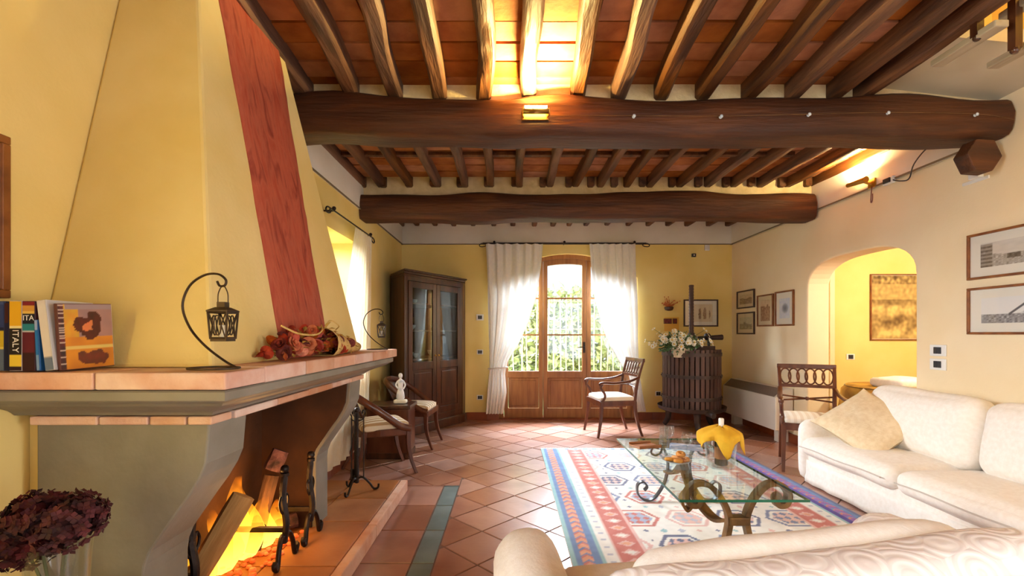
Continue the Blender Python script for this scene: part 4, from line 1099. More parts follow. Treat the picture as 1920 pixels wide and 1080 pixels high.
right_e = [(pz(y, CY), px(x, CY)) for x, y in ((1211, 772), (1204, 735), (1197, 695), (1196, 600), (1192, 520), (1190, 458))]
curtain('curtain', 'ivory curtain on the right of the garden door, swept behind the armchair', left_e, right_e, pz(772, CY), 2.535, CY, 6, 0.042, 'curtain', tie=(pz(690, CY), px(1172, CY), px(1197, CY)), phase=1.0, seed=2)
WX = XL + 0.085
curtain('curtain', 'cream curtain at the left-hand window beyond the hood', [(0.12, 3.62), (2.28, 4.42)], [(0.12, 4.86), (2.28, 4.93)], 0.12, 2.275, WX, 8, 0.030, 'curtain_cream', axis='y', seed=3)
# ------------------------------------------------------------------ corner cabinet
A_, B_ = Vector((-1.26, 5.5)), Vector((-0.66, 6.5))
mid_ = (A_ + B_) / 2; ang = math.atan2(B_.y - A_.y, B_.x - A_.x); CW = (B_ - A_).length
cab = thing('corner_cabinet', 'tall dark walnut corner cabinet with two glazed doors', 'cabinet', (mid_.x, mid_.y, 0), ang)
Minv = Matrix.Rotation(-ang, 3, 'Z')
def loc2(x, y):
    v = Minv @ Vector((x - mid_.x, y - mid_.y, 0)); return (v.x, v.y)
foot = [(-CW / 2, 0), (CW / 2, 0), loc2(-0.64, YB - 0.03), loc2(XL + 0.03, YB - 0.03), loc2(XL + 0.03, 5.95)]
def grow(p, g):
    cx = sum(q[0] for q in p) / len(p); cy = sum(q[1] for q in p) / len(p)
    return [(p[0][0] - g, p[0][1] - g), (p[1][0] + g, p[1][1] - g)] + p[2:]
CH = 2.03
MB().prism(grow(foot, 0.02), 0.0, 0.12, 'z').build('plinth', 'walnut', cab, bevel=0.008)
MB().prism(foot, 0.12, 0.16, 'z').build('bottom_board', 'walnut', cab)
b = MB().prism(foot, CH - 0.08, CH - 0.05, 'z').prism(grow(foot, 0.025), CH - 0.05, CH - 0.02, 'z').prism(grow(foot, 0.045), CH - 0.02, CH, 'z')
b.build('crown_moulding', 'walnut', cab, bevel=0.006)
def wallpiece(p, q, z0, z1, th=0.02):
    d = Vector((q[0] - p[0], q[1] - p[1], 0)).normalized(); n = Vector((-d.y, d.x, 0)) * th
    return MB().add([(p[0], p[1], z0), (q[0], q[1], z0), (q[0] + n.x, q[1] + n.y, z0), (p[0] + n.x, p[1] + n.y, z0), (p[0], p[1], z1), (q[0], q[1], z1), (q[0] + n.x, q[1] + n.y, z1), (p[0] + n.x, p[1] + n.y, z1)],
                    [(0, 1, 2, 3), (7, 6, 5, 4), (0, 4, 5, 1), (1, 5, 6, 2), (2, 6, 7, 3), (3, 7, 4, 0)])
for i, j, nm in ((4, 0, 'side_panel'), (1, 2, 'side_panel'), (2, 3, 'back_panel'), (3, 4, 'back_panel')):
    wallpiece(foot[i], foot[j], 0.16, CH - 0.08).build(nm, 'walnut', cab)
def inset(p, k):
    cx = sum(q[0] for q in p) / len(p); cy = sum(q[1] for q in p) / len(p)
    return [(lerp(q[0], cx, k), lerp(q[1], cy, k)) for q in p]
for z in (0.92, 1.28, 1.62):
    MB().prism(inset(foot, 0.09), z, z + 0.018, 'z').build('shelf', 'walnut', cab)
hw = CW / 2
b = MB().box(-hw, -hw + 0.06, -0.004, 0.022, 0.16, CH - 0.08).box(hw - 0.06, hw, -0.004, 0.022, 0.16, CH - 0.08).box(-hw + 0.06, hw - 0.06, -0.004, 0.022, CH - 0.13, CH - 0.08).box(-hw + 0.06, hw - 0.06, -0.004, 0.022, 0.16, 0.20)
b.build('face_frame', 'walnut', cab, bevel=0.003)
for s in (-1, 1):
    x0, x1 = (-hw + 0.063, -0.003) if s < 0 else (0.003, hw - 0.063)
    f = 0.07
    b = MB().box(x0, x0 + f, -0.014, 0.012, 0.205, CH - 0.135).box(x1 - f, x1, -0.014, 0.012, 0.205, CH - 0.135)
    for z0, z1 in ((0.205, 0.29), (0.80, 0.90), (CH - 0.215, CH - 0.135)): b.box(x0 + f, x1 - f, -0.014, 0.012, z0, z1)
    d = b.build('door', 'walnut', cab, bevel=0.004)
    MB().box(x0 + f, x1 - f, -0.004, 0.008, 0.29, 0.80).box(x0 + f + 0.035, x1 - f - 0.035, -0.012, 0.004, 0.33, 0.76).build('panel', 'walnut', d, bevel=0.006)
    MB().box(x0 + f, x1 - f, -0.002, 0.002, 0.90, CH - 0.215).build('pane', 'cabinet_glass', d)
    hx = x1 - 0.03 if s < 0 else x0 + 0.03
    MB().lathe([(0.004, 0), (0.012, 0.006), (0.012, 0.014), (0.003, 0.018)], 10, Matrix.Translation((hx, -0.014, 0.97)) @ Matrix.Rotation(PI / 2, 4, 'X')).build('knob', 'brass', d, smooth=50)
# china behind the glass
mat('china', (220, 224, 226), 0.2, col2=(180, 196, 206), scale=12)
for k, (u, v, z, r) in enumerate(((-0.28, 0.22, 0.939, 0.07), (-0.12, 0.24, 0.939, 0.05), (0.2, 0.22, 0.939, 0.08), (-0.25, 0.2, 1.299, 0.06), (0.22, 0.2, 1.299, 0.06), (-0.2, 0.2, 1.639, 0.05))):
    p = Matrix.Rotation(ang, 3, 'Z') @ Vector((u, v, 0)) + Vector((mid_.x, mid_.y, z))
    b = MB().lathe([(r * 0.35, 0), (r * 0.45, 0.01), (r * 0.9, r * 0.6), (r, r * 1.1), (r * 0.95, r * 1.1), (r * 0.8, r * 0.6), (r * 0.3, 0.02)], 16)
    place = ['left end of the lowest', 'middle of the lowest', 'right end of the lowest', 'left of the middle', 'right of the middle', 'left of the top'][k]
    tag(b.build('china_bowl', 'china', smooth=50, loc=p), 'pale china bowl on the %s cabinet shelf' % place, 'bowl', 'china in the corner cabinet')

# ------------------------------------------------------------------ armchairs with an oval-lattice back
def sabre(b, p0, p1, bow, w0, w1):
    p0, p1 = Vector(p0), Vector(p1); rings = []
    for k in range(8):
        t = k / 7; c = p0.lerp(p1, t) + Vector(bow) * math.sin(PI * t) ; h = lerp(w0, w1, t) / 2
        rings.append([(c.x - h, c.y - h, c.z), (c.x + h, c.y - h, c.z), (c.x + h, c.y + h, c.z), (c.x - h, c.y + h, c.z)])
    return b.loft(rings)
def lattice_chair(label, loc, rz, seat_m):
    """facing local -Y; seat 0.52 wide, back 0.50 wide"""
    t = thing('armchair', label, 'chair', loc, rz, 'walnut armchairs with oval lattice backs')
    for s in (-1, 1):
        sabre(MB(), (s * 0.235, -0.215, 0.43), (s * 0.245, -0.265, 0.0), (0, 0.012, 0), 0.042, 0.026).build('leg', 'mahogany', t, bevel=0.004)
        sabre(MB(), (s * 0.215, 0.215, 0.43), (s * 0.225, 0.31, 0.0), (0, -0.02, 0), 0.042, 0.028).build('leg', 'mahogany', t, bevel=0.004)
        sabre(MB(), (s * 0.215, 0.215, 0.42), (s * 0.235, 0.325, 0.93), (0, -0.018, 0), 0.036, 0.028).build('back_post', 'mahogany', t, bevel=0.004)
        arm = smooth_path([(s * 0.228, 0.262, 0.715), (s * 0.24, 0.13, 0.672), (s * 0.255, -0.05, 0.655), (s * 0.26, -0.2, 0.662), (s * 0.26, -0.245, 0.648), (s * 0.26, -0.238, 0.625)], 5)
        MB().tube(arm, 0.019, 8, flat=(1.15, 0.8)).build('arm', 'mahogany', t, smooth=60)
        sup = smooth_path([(s * 0.26, -0.215, 0.645), (s * 0.258, -0.235, 0.60), (s * 0.25, -0.19, 0.54), (s * 0.242, -0.175, 0.49), (s * 0.24, -0.205, 0.43)], 5)
        MB().tube(sup, 0.016, 7).build('arm_support', 'mahogany', t, smooth=60)
    b = MB().box(-0.235, 0.235, -0.235, -0.2, 0.375, 0.44).box(-0.22, 0.22, 0.2, 0.232, 0.375, 0.44)
    for s in (-1, 1): b.bar((s * 0.235, -0.215, 0.4075), (s * 0.217, 0.215, 0.4075), 0.032, 0.065)
    b.build('seat_frame', 'mahogany', t, bevel=0.005)
    MB().puff((0, 0.0, 0.455), (0.47, 0.44, 0.07), 0.03, 8, (0, 0, 0.02)).build('seat', seat_m, t, smooth=60)
    def bp(x, z):                                  # point on the raked back plane
        k = (z - 0.42) / 0.51; return Vector((x * (1 + 0.09 * k), lerp(0.215, 0.325, k) - 0.018 * math.sin(PI * k), z))
    MB().bar(bp(-0.23, 0.925), bp(0.23, 0.925), 0.03, 0.045).build('crest_rail', 'mahogany', t, bevel=0.006)
    MB().bar(bp(-0.215, 0.735), bp(0.215, 0.735), 0.022, 0.03).build('lower_rail', 'mahogany', t, bevel=0.004)
    for k in range(6):
        cx = -0.165 + k * 0.066
        ring = [bp(cx + 0.042 * math.cos(q), 0.828 + 0.075 * math.sin(q)) for q in [2 * PI * j / 18 for j in range(18)]]
        MB().tube(ring, 0.0075, 6, closed=True).build('oval_ring', 'mahogany', t, smooth=60)
    b = MB().tube([bp(-0.21, 0.64), bp(0, 0.615), bp(0.21, 0.64)], 0.009, 6).tube([bp(-0.21, 0.59), bp(0, 0.615), bp(0.21, 0.59)], 0.009, 6)
    r = MB().ball(bp(0, 0.615), 0.02, 8, 6); b.build('cross_stretcher', 'mahogany', t, smooth=60); r.build('boss', 'mahogany', t, smooth=60)
    return t
lattice_chair('pale-seated armchair with a lattice back in front of the garden door', (1.28, 5.78, 0), math.radians(-80), 'pale_seat')
lattice_chair('armchair with a row of oval rings in its back behind the white sofa', (2.82, 4.29, 0), math.radians(-26), 'pale_seat')

# ------------------------------------------------------------------ gondola chairs by the window
def gondola_chair(label, loc, rz):
    t = thing('gondola_chair', label, 'chair', loc, rz, 'gondola chairs with striped seats')
    for s in (-1, 1):
        sabre(MB(), (s * 0.22, -0.20, 0.40), (s * 0.225, -0.27, 0.0), (0, 0.03, 0), 0.044, 0.028).build('leg', 'mahogany', t, bevel=0.005)
        sabre(MB(), (s * 0.19, 0.18, 0.40), (s * 0.20, 0.30, 0.0), (0, -0.03, 0), 0.044, 0.028).build('leg', 'mahogany', t, bevel=0.005)
    outline = [(-0.235, -0.225), (0.235, -0.225), (0.225, 0.05), (0.18, 0.19), (0.08, 0.235), (-0.08, 0.235), (-0.18, 0.19), (-0.225, 0.05)]
    MB().prism(outline, 0.35, 0.415, 'z').build('seat_frame', 'mahogany', t, bevel=0.008)
    MB().puff((0, -0.005, 0.43), (0.43, 0.42, 0.07), 0.03, 8, (0, 0, 0.025)).build('seat', 'stripe_seat', t, smooth=60)
    # swept horseshoe rail: from the front seat corners up round the back
    half = [(0.235, -0.215, 0.405), (0.245, -0.12, 0.44), (0.25, 0.0, 0.53), (0.245, 0.12, 0.62), (0.20, 0.235, 0.70), (0.10, 0.30, 0.735), (0, 0.315, 0.74)]
    pts = smooth_path(half + [(-x, y, z) for x, y, z in reversed(half[:-1])], 5)
    MB().tube(pts, 0.024, 8, flat=(0.75, 1.3)).build('back_rail', 'mahogany', t, smooth=60)
    b = MB(); rows = []
    for k in range(13):
        a = lerp(-0.95, 0.95, k / 12); row = []
        for j in range(6):
            v = j / 5; z = lerp(0.52, 0.725 - 0.05 * abs(a) ** 2, v)
            row.append((0.21 * math.sin(a) * (1 + 0.12 * v), 0.235 * math.cos(a * 0.75) + 0.075 * v, z))
        rows.append(row)
    b.loft(rows, closed=False, caps=False).build('back_splat', 'walnut', t, smooth=60, solid=0.014)
    return t
gondola_chair('curved mahogany chair with striped seat just past the hearth', (-1.18, 4.20, 0), math.radians(118))
gondola_chair('curved mahogany chair with striped seat beside the corner cabinet', (-1.08, 5.20, 0), math.radians(85))
ch = thing('chest', 'small dark wooden chest between the two curved chairs', 'chest', (-1.215, 4.73, 0))
MB().box(-0.21, 0.21, -0.155, 0.155, 0.0, 0.50).build('body', 'mahogany', ch, bevel=0.006)
MB().box(-0.23, 0.23, -0.175, 0.175, 0.50, 0.535).build('lid', 'walnut', ch, bevel=0.006)
MB().box(0.16, 0.214, -0.16, 0.16, 0.0, 0.06).box(-0.214, 0.16, -0.162, -0.15, 0.0, 0.06).build('plinth', 'walnut', ch, bevel=0.004)
mat('porcelain', (232, 230, 230), 0.25, col2=(170, 184, 206), scale=18, ramp=(0.5, 0.75))
fg = thing('figurine', 'white and blue porcelain figurine standing on the chest', 'figurine', (-1.12, 4.72, 0.5355))
MB().puff((0, 0, 0.02), (0.13, 0.09, 0.04), 0.015, 6).build('base', 'wax', fg, smooth=60)
b = MB().lathe([(0.035, 0.04), (0.045, 0.06), (0.038, 0.11), (0.024, 0.16), (0.03, 0.21), (0.032, 0.235), (0.012, 0.25), (0.01, 0.26)], 14)
b.ball((0, 0, 0.285), (0.022, 0.024, 0.028), 10, 7)
b.tube(smooth_path([(0.028, 0, 0.23), (0.05, -0.01, 0.19), (0.035, -0.03, 0.15)], 4), 0.009, 6).tube(smooth_path([(-0.028, 0, 0.23), (-0.045, -0.01, 0.19), (-0.02, -0.035, 0.16)], 4), 0.009, 6)
b.build('body', 'porcelain', fg, smooth=60)

# ------------------------------------------------------------------ wine press
PX, PY = 2.42, 6.10
wp = thing('wine_press', 'old slatted wooden wine press on cast iron legs', 'wine press', (PX, PY, 0))
for k in range(3):
    a = math.radians(-98 + 120 * k)
    c, s = math.cos(a), math.sin(a)
    p = smooth_path([(0.26 * c, 0.26 * s, 0.27), (0.30 * c, 0.30 * s, 0.2), (0.31 * c, 0.31 * s, 0.1), (0.36 * c, 0.36 * s, 0.012)], 4)
    MB().tube(p, [lerp(0.052, 0.03, i / (len(p) - 1)) for i in range(len(p))], 8).build('leg', 'cast_iron', wp, smooth=50)
MB().lathe([(0.05, 0.25), (0.36, 0.25), (0.405, 0.27), (0.425, 0.305), (0.432, 0.305), (0.42, 0.26), (0.37, 0.238), (0.05, 0.238)], 36, caps=False).build('tray', 'cast_iron', wp, smooth=45)
MB().tube([(0.05, -0.38, 0.265), (0.07, -0.52, 0.245)], [0.045, 0.035], 8).build('spout', 'cast_iron', wp, smooth=50)
R0, NS = 0.352, 36
stv = None
for k in range(NS):
    a = 2 * PI * k / NS
    if stv is None:
        stv = MB().prism([(-0.024, 0.268), (0.024, 0.268), (0.024, 1.045), (-0.024, 1.045)], -0.013, 0.013).build('stave', 'press_wood', wp, bevel=0.003); o = stv
    else: o = link('stave', stv.data, wp, bevel=0.003)
    o.location = (R0 * math.cos(a), R0 * math.sin(a), random.uniform(-0.006, 0.006)); o.rotation_euler = (0, 0, a + PI / 2)
for z in (0.42, 0.70, 0.985):
    rp = [((R0 + 0.013), z - 0.022), ((R0 + 0.024), z - 0.022), ((R0 + 0.024), z + 0.022), ((R0 + 0.013), z + 0.022)]
    rings = [[(r * math.cos(2 * PI * k / 36), r * math.sin(2 * PI * k / 36), zz) for r, zz in rp] for k in range(36)]
    MB().loft(rings, loop=True, caps=False).build('hoop', 'cast_iron', wp, smooth=40)
for z, n in ((0.42, 12), (0.70, 12)):
    for k in range(n):
        a = 2 * PI * (k + 0.5) / n
        MB().ball(((R0 + 0.027) * math.cos(a), (R0 + 0.027) * math.sin(a), z), 0.009, 6, 4).build('rivet', 'cast_iron', wp, smooth=60)
MB().lathe([(0.02, 0.9), (0.32, 0.9), (0.32, 0.945), (0.02, 0.945)], 28).build('press_plate', 'press_wood', wp, smooth=40)
MB().box(0.06, 0.30, -0.05, 0.05, 0.945, 1.09).build('press_block', 'press_wood', wp, bevel=0.008)
b = MB(); rings = []
for k in range(120):
    z = lerp(0.25, 1.90, k / 119); r = 0.031 + 0.003 * math.sin(k * 2.2)
    rings.append([(r * math.cos(2 * PI * j / 10), r * math.sin(2 * PI * j / 10), z) for j in range(10)])
b.loft(rings).build('screw', 'press_wood', wp, smooth=60)
MB().lathe([(0.045, 1.14), (0.075, 1.15), (0.075, 1.205), (0.05, 1.22), (0.045, 1.26), (0.034, 1.265)], 14).build('nut', 'cast_iron', wp, smooth=40)
MB().tube([(0.02, -0.01, 1.185), (0.26, -0.03, 1.20), (0.40, -0.03, 1.205)], [0.026, 0.03, 0.036], 8).ball((0.2, -0.03, 1.215), 0.05, 8, 6).build('handle', 'cast_iron', wp, smooth=50)
MB().tube([(0.22, -0.03, 1.09), (0.22, -0.03, 1.18)], 0.02, 8).build('pawl', 'cast_iron', wp, smooth=50)

# daisies on the press
mat('petal', (240, 238, 228), 0.8, col2=(228, 226, 210), scale=20); mat('daisy_eye', (222, 176, 60), 0.8); mat('leaf_daisy', (86, 112, 72), 0.7, col2=(58, 88, 52), scale=10)
mat('wicker', (210, 200, 178), 0.8, col2=(186, 172, 144), scale=20, bump=0.4, bscale=60)
DX, DY_, DZ = 2.20, 5.90, 0.945
pot = MB().lathe([(0.07, 0), (0.085, 0.004), (0.105, 0.07), (0.118, 0.13), (0.122, 0.13), (0.112, 0.125), (0.10, 0.07), (0.06, 0.02)], 20)
tag(pot.build('flower_basket', 'wicker', smooth=50, loc=(DX, DY_, DZ + 0.001)), 'pale wicker basket of daisies on top of the wine press', 'basket')
ds = thing('daisy_bunch', 'bunch of white daisies with green leaves on the wine press', 'flowers', (DX - 0.02, DY_ - 0.02, DZ + 0.03)); ds.scale = (1.2, 1.05, 1.15)
b = MB()
for k in range(10):
    a = 2 * PI * k / 10; c, s = math.cos(a), math.sin(a); c2, s2 = math.cos(a + 0.24), math.sin(a + 0.24); c1, s1 = math.cos(a - 0.24), math.sin(a - 0.24)
    b.add([(0.006 * c, 0.006 * s, 0), (0.022 * c1, 0.022 * s1, 0.003), (0.031 * c, 0.031 * s, -0.002), (0.022 * c2, 0.022 * s2, 0.003)], [(0, 1, 2, 3)])
b.cur = 1; b.ball((0, 0, 0.002), (0.009, 0.009, 0.006), 7, 4)
dm = b.build('daisy', ['petal', 'daisy_eye'], ds, fix=False); dme = dm.data
rnd = random.Random(12); stems = MB(); first = True
for k in range(74):
    far = k >= 58
    d = Vector((rnd.gauss(0, 1), rnd.gauss(0, 1) - 0.35, abs(rnd.gauss(0, 0.8)) - 0.15)).normalized()
    R = rnd.uniform(0.17, 0.235) if not far else rnd.uniform(0.27, 0.34)
    p = Vector((d.x * R * 1.15, d.y * R, 0.13 + d.z * R * 0.72))
    if p.y > 0.16: p.y = 0.16 * rnd.random()
    o = dm if first else link('daisy', dme, ds); first = False
    o.location = p; o.rotation_euler = (d + Vector((0, -0.35, 0.15))).to_track_quat('Z', 'Y').to_euler(); sc = rnd.uniform(0.8, 1.15); o.scale = (sc, sc, sc)
    stems.tube([p - d * 0.003, p * 0.55 + Vector((0, 0, 0.05)), (0.02 * d.x, 0.02 * d.y, 0.03)], 0.0018, 4)
stems.build('stems', 'leaf_daisy', ds)
b = MB()
for k in range(420):
    d = Vector((rnd.gauss(0, 1), rnd.gauss(0, 1) - 0.1, rnd.gauss(0, 0.8))).normalized(); R = rnd.uniform(0.05, 0.185)
    p = Vector((d.x * R * 1.15, d.y * R, 0.13 + d.z * R * 0.65)); l = rnd.uniform(0.03, 0.055)
    e = (d + Vector((rnd.uniform(-.6, .6), rnd.uniform(-.6, .6), rnd.uniform(-.3, .6)))).normalized(); w = e.orthogonal().normalized() * l * 0.28
    b.add([p, p + e * l * 0.5 + w, p + e * l, p + e * l * 0.5 - w], [(0, 1, 2, 3)])
o = b.build('leaves', 'leaf_daisy', ds, fix=False); o['kind'] = 'stuff'

# ------------------------------------------------------------------ white convector on the right wall
cv = thing('convector_heater', 'white convector heater with sloping grille on the right wall', 'heater', (3.02, 5.85, 0))
hy = 0.64
MB().prism([(0.0, 0.15), (0.0, 0.525), (0.11, 0.625), (0.205, 0.625), (0.205, 0.15)], -hy, hy, 'y').build('casing', 'white_paint', cv, bevel=0.006)
for k in range(9):
    t_ = 0.08 + 0.84 * k / 8
    MB().bar((0.11 * t_ - 0.002, -hy + 0.04, 0.525 + 0.10 * t_ + 0.002), (0.11 * t_ - 0.002, hy - 0.04, 0.525 + 0.10 * t_ + 0.002), 0.007, 0.006, up=(-0.67, 0, 0.74)).build('grille_slat', 'grille_grey', cv)
MB().add([(0.004, -hy + 0.03, 0.5295), (0.106, -hy + 0.03, 0.622), (0.106, hy - 0.03, 0.622), (0.004, hy - 0.03, 0.5295)], [(0, 1, 2, 3)]).build('grille_well', 'grille_grey', cv, solid=0.004)
for s in (-1, 1): MB().box(0.08, 0.2, s * (hy - 0.12) - 0.04, s * (hy - 0.12) + 0.04, 0.001, 0.151).build('foot', 'white_paint', cv, bevel=0.003)
# ------------------------------------------------------------------ rug
RX0, RX1, RY0, RY1 = 0.34, 2.40, 2.00, 4.98
RW, RD = RX1 - RX0, RY1 - RY0
CREAM, PINK, RED, BLUE, NAVY, TEAL, ORG, GREY = (232, 228, 220), (222, 176, 168), (196, 104, 94), (92, 122, 172), (88, 94, 126), (138, 184, 190), (222, 150, 116), (176, 178, 194)
def fade(c): return tuple(lerp(q, m_, 0.22) for q, m_ in zip(c, (214, 208, 200)))
PINK, RED, BLUE, NAVY, TEAL, ORG, GREY = map(fade, (PINK, RED, BLUE, NAVY, TEAL, ORG, GREY))
def rug_col(u, v):
    x, y = u * RW, v * RD
    d = min(x, RW - x); dy = min(y, RD - y)
    right = x > RW / 2
    n = nz(x * 22, y * 22, 1.5); n2 = nz(x * 5, y * 5, 7)
    def j(c, k=9): return tuple(max(0, min(255, q + k * n)) for q in c)
    if dy < 0.02: return j(CREAM)
    if dy < 0.06 and d > 0.2: return j(BLUE if int(x / 0.05) % 2 else CREAM)
    if d < 0.022: return j(TEAL if not right else NAVY)
    if d < 0.06: return j(BLUE)
    if d < 0.13:
        k = (y / 0.075 + abs(d - 0.095) / 0.07) % 1
        return j(((150, 110, 168) if right else ORG) if k < 0.55 else (RED if k < 0.8 else BLUE))
    if d < 0.165: return j(BLUE if not right else (96, 84, 150))
    if d < 0.185: return j(TEAL)
    if d < 0.265:
        k = (y / 0.09) % 1; return j(GREY) if 0.35 < k < 0.6 and abs(d - 0.225) < 0.018 else j(CREAM)
    if d < 0.28: return j(PINK)
    if d < 0.43:
        k = (y / 0.11) % 1; e = (d - 0.355) / 0.075
        lo = abs(k - 0.5) * 2 + abs(e)
        if lo < 0.45: return j(CREAM if int(y / 0.11) % 2 else ORG)
        if lo < 0.75: return j(PINK)
        return j(RED)
    if d < 0.45: return j(PINK)
    # field: elongated hexagon medallions and scattered motifs
    fx, fy = x - RW / 2, y - RD / 2
    cw, chh = 0.34, 0.40
    row = math.floor(fy / chh + 0.5); off = 0.5 * (row % 2)
    col = math.floor(fx / cw + 0.5 - off); cx = (col + off) * cw; cy = row * chh
    a, b2 = abs(fx - cx) / 0.135, abs(fy - cy) / 0.15
    h = max(b2, a * 0.8 + b2 * 0.5)
    tone = (row * 7 + col * 5) % 4
    oc, ic = ((PINK, GREY), (NAVY, PINK), ((132, 140, 168), (222, 190, 180)), (RED, (170, 176, 196)))[tone]
    if h < 0.92:
        if h > 0.76: return j(oc)
        if h > 0.62: return j(CREAM)
        s = abs(a * 2.2 % 1 - 0.5) + abs(b2 * 2.2 % 1 - 0.5)
        return j(ic if s < 0.55 + 0.2 * n2 else oc)
    gx, gy = (fx / 0.113) % 1 - 0.5, (fy / 0.133) % 1 - 0.5
    if abs(gx) + abs(gy) < 0.17 + 0.1 * n2 and h > 1.08: return j((TEAL, NAVY, PINK, GREY)[int(fx / 0.113 + 40) * 3 % 4])
    return j(CREAM)
rug = thing('kilim_rug', 'cream kilim rug with blue and red borders and hexagon medallions', 'rug', (RX0, RY0, 0))
MB().box(0, RW, 0, RD, 0.001, 0.009).build('backing', 'cover_fabric', rug)
printed('pile', RW, RD, rug_col, rug, 190, 270, 'rug_pile', y=0.0095, x0=0, z0=0, plane='xy')
b = MB()
for k in range(150):
    x = RW * (k + 0.5) / 150
    for y0, s in ((0, -1), (RD, 1)): b.tube([(x, y0, 0.005), (x + random.uniform(-0.006, 0.006), y0 + s * 0.04, 0.003)], 0.002, 3)
o = b.build('fringe', 'cover_fabric', rug); o['kind'] = 'stuff'

# ------------------------------------------------------------------ coffee table
ct = thing('coffee_table', 'glass-topped coffee table on scrolled bronze iron supports', 'table', (1.135, 2.86, 0.0))
GX0, GX1, GY0, GY1, GZ = 0.82, 1.45, 2.21, 3.51, 0.45
bw(MB().box(GX0 + 0.003, GX1 - 0.003, GY0 + 0.003, GY1 - 0.003, GZ - 0.012, GZ), 'glass_top', 'table_glass', ct)
for (x0, x1, y0, y1) in ((GX0, GX1, GY0, GY0 + 0.003), (GX0, GX1, GY1 - 0.003, GY1), (GX0, GX0 + 0.003, GY0 + 0.003, GY1 - 0.003), (GX1 - 0.003, GX1, GY0 + 0.003, GY1 - 0.003)):
    bw(MB().box(x0, x1, y0, y1, GZ - 0.012, GZ), 'glass_edge', 'glass_edge', ct)
def rz_(z): return z + 0.0105
lyre_l = [(1.165, 0.0), (1.19, 0.11), (1.208, 0.227), (1.165, 0.335), (1.095, 0.408), (1.02, 0.412), (0.975, 0.36), (0.99, 0.305), (1.035, 0.30), (1.045, 0.34), (1.02, 0.355)]
for s, pts in ((0, lyre_l), (1, [(2 * 1.255 - x, z) for x, z in lyre_l])):
    p = smooth_path([(x, 2.52 + 0.02 * z, rz_(z)) for x, z in pts], 6)
    bw(MB().strap(p, 0.045, 0.028), 'scroll_leg', 'bronze_iron', ct, smooth=40)
bw(MB().box(1.20, 1.31, 2.49, 2.555, 0.205, 0.25), 'clamp', 'bronze_iron', ct, bevel=0.006)
far = [(1.10, 0.395), (1.06, 0.40), (1.045, 0.365), (1.075, 0.345), (1.115, 0.365), (1.125, 0.41), (1.10, 0.425), (1.13, 0.42), (1.165, 0.34), (1.175, 0.26), (1.15, 0.14), (1.08, 0.03), (1.01, 0.008), (0.955, 0.05), (0.95, 0.12), (0.99, 0.145), (1.02, 0.11), (1.0, 0.08)]
for s, pts in ((0, far[7:]), (1, [(2 * 1.255 - x, z) for x, z in far[7:]])):
    p = smooth_path([(x, 3.40, rz_(z)) for x, z in pts], 6)
    bw(MB().strap(p, 0.035, 0.012), 'scroll_leg', 'grey_iron', ct, smooth=40)
for s, pts in ((0, far[:7]), (1, [(2 * 1.255 - x, z) for x, z in far[:7]])):
    bw(MB().tube(smooth_path([(x, 3.38, rz_(z)) for x, z in pts], 6), 0.008, 6), 'small_scroll', 'grey_iron', ct, smooth=60)
p = smooth_path([(1.24, 2.55, 0.215), (1.2, 2.68, 0.17), (1.15, 2.82, 0.24), (1.13, 2.92, 0.34), (1.14, 3.02, 0.40), (1.16, 3.1, 0.36), (1.15, 3.2, 0.28), (1.16, 3.38, 0.24)], 6)
bw(MB().strap(p, 0.06, 0.018, (1, 0.25, 0)), 'stretcher', 'bronze_iron', ct, smooth=40)
p = smooth_path([(1.16, 2.78, 0.22), (1.08, 2.76, 0.30), (1.03, 2.75, 0.26), (1.06, 2.75, 0.20), (1.10, 2.76, 0.23)], 6)
bw(MB().strap(p, 0.05, 0.016, (0, 1, 0.2)), 'stretcher_scroll', 'bronze_iron', ct, smooth=40)

# ------------------------------------------------------------------ things on the table
TZ = GZ + 0.0006
mat('biscuit', (214, 158, 86), 0.8, col2=(186, 118, 58), scale=30, bump=0.3, bscale=60, rand=0.12)
mat('saffron', (226, 180, 44), 0.85, col2=(206, 150, 26), scale=8, bump=0.15, bscale=50)
mat('steel', (186, 184, 180), 0.28, metal=0.9, col2=(150, 146, 140), scale=6)
mat('bottle_glass', (74, 58, 42), 0.15, coat=0.5)
mat('foil', (232, 226, 214), 0.35)
mat('magazine', (116, 140, 176), 0.5, col2=(206, 206, 214), scale=16)
mat('tray_wood', (178, 120, 78), 0.5, col2=(150, 94, 56), scale=8, stretch=(1, 5, 1))
plx, ply = 1.04, 2.85
tag(MB().lathe([(0.02, 0), (0.05, 0.002), (0.075, 0.012), (0.088, 0.018), (0.09, 0.02), (0.075, 0.015), (0.02, 0.006)], 24).build('plate', 'china', smooth=60, loc=(plx, ply, TZ)), 'white plate of pastries on the glass table', 'plate')
rnd = random.Random(3)
spots = ['left rim', 'front rim', 'right rim', 'middle', 'far rim', 'top of the heap']
for k, (x, y, z) in enumerate(((-0.045, 0.0, 0.021), (-0.005, -0.042, 0.021), (0.046, -0.012, 0.021), (0.0, 0.004, 0.030), (0.018, 0.044, 0.021), (0.02, -0.012, 0.056))):
    ring = [(0.019 * math.cos(q), 0.019 * math.sin(q), 0) for q in [2 * PI * j / 12 for j in range(12)]]
    o = MB().tube(ring, 0.0115, 7, closed=True).build('pastry', 'biscuit', smooth=60, loc=(plx + x, ply + y, TZ + z), rot=(rnd.uniform(-0.3, 0.3), rnd.uniform(-0.3, 0.3), 0))
    tag(o, 'golden ring pastry at the %s of the white plate' % spots[k], 'pastry', 'ring pastries on the plate')
tr = thing('wooden_tray', 'small wooden tray at the far left corner of the glass table', 'tray', (0.965, 3.26, TZ), 0.3)
MB().box(-0.09, 0.09, -0.07, 0.07, 0, 0.008).build('board', 'tray_wood', tr, bevel=0.003)
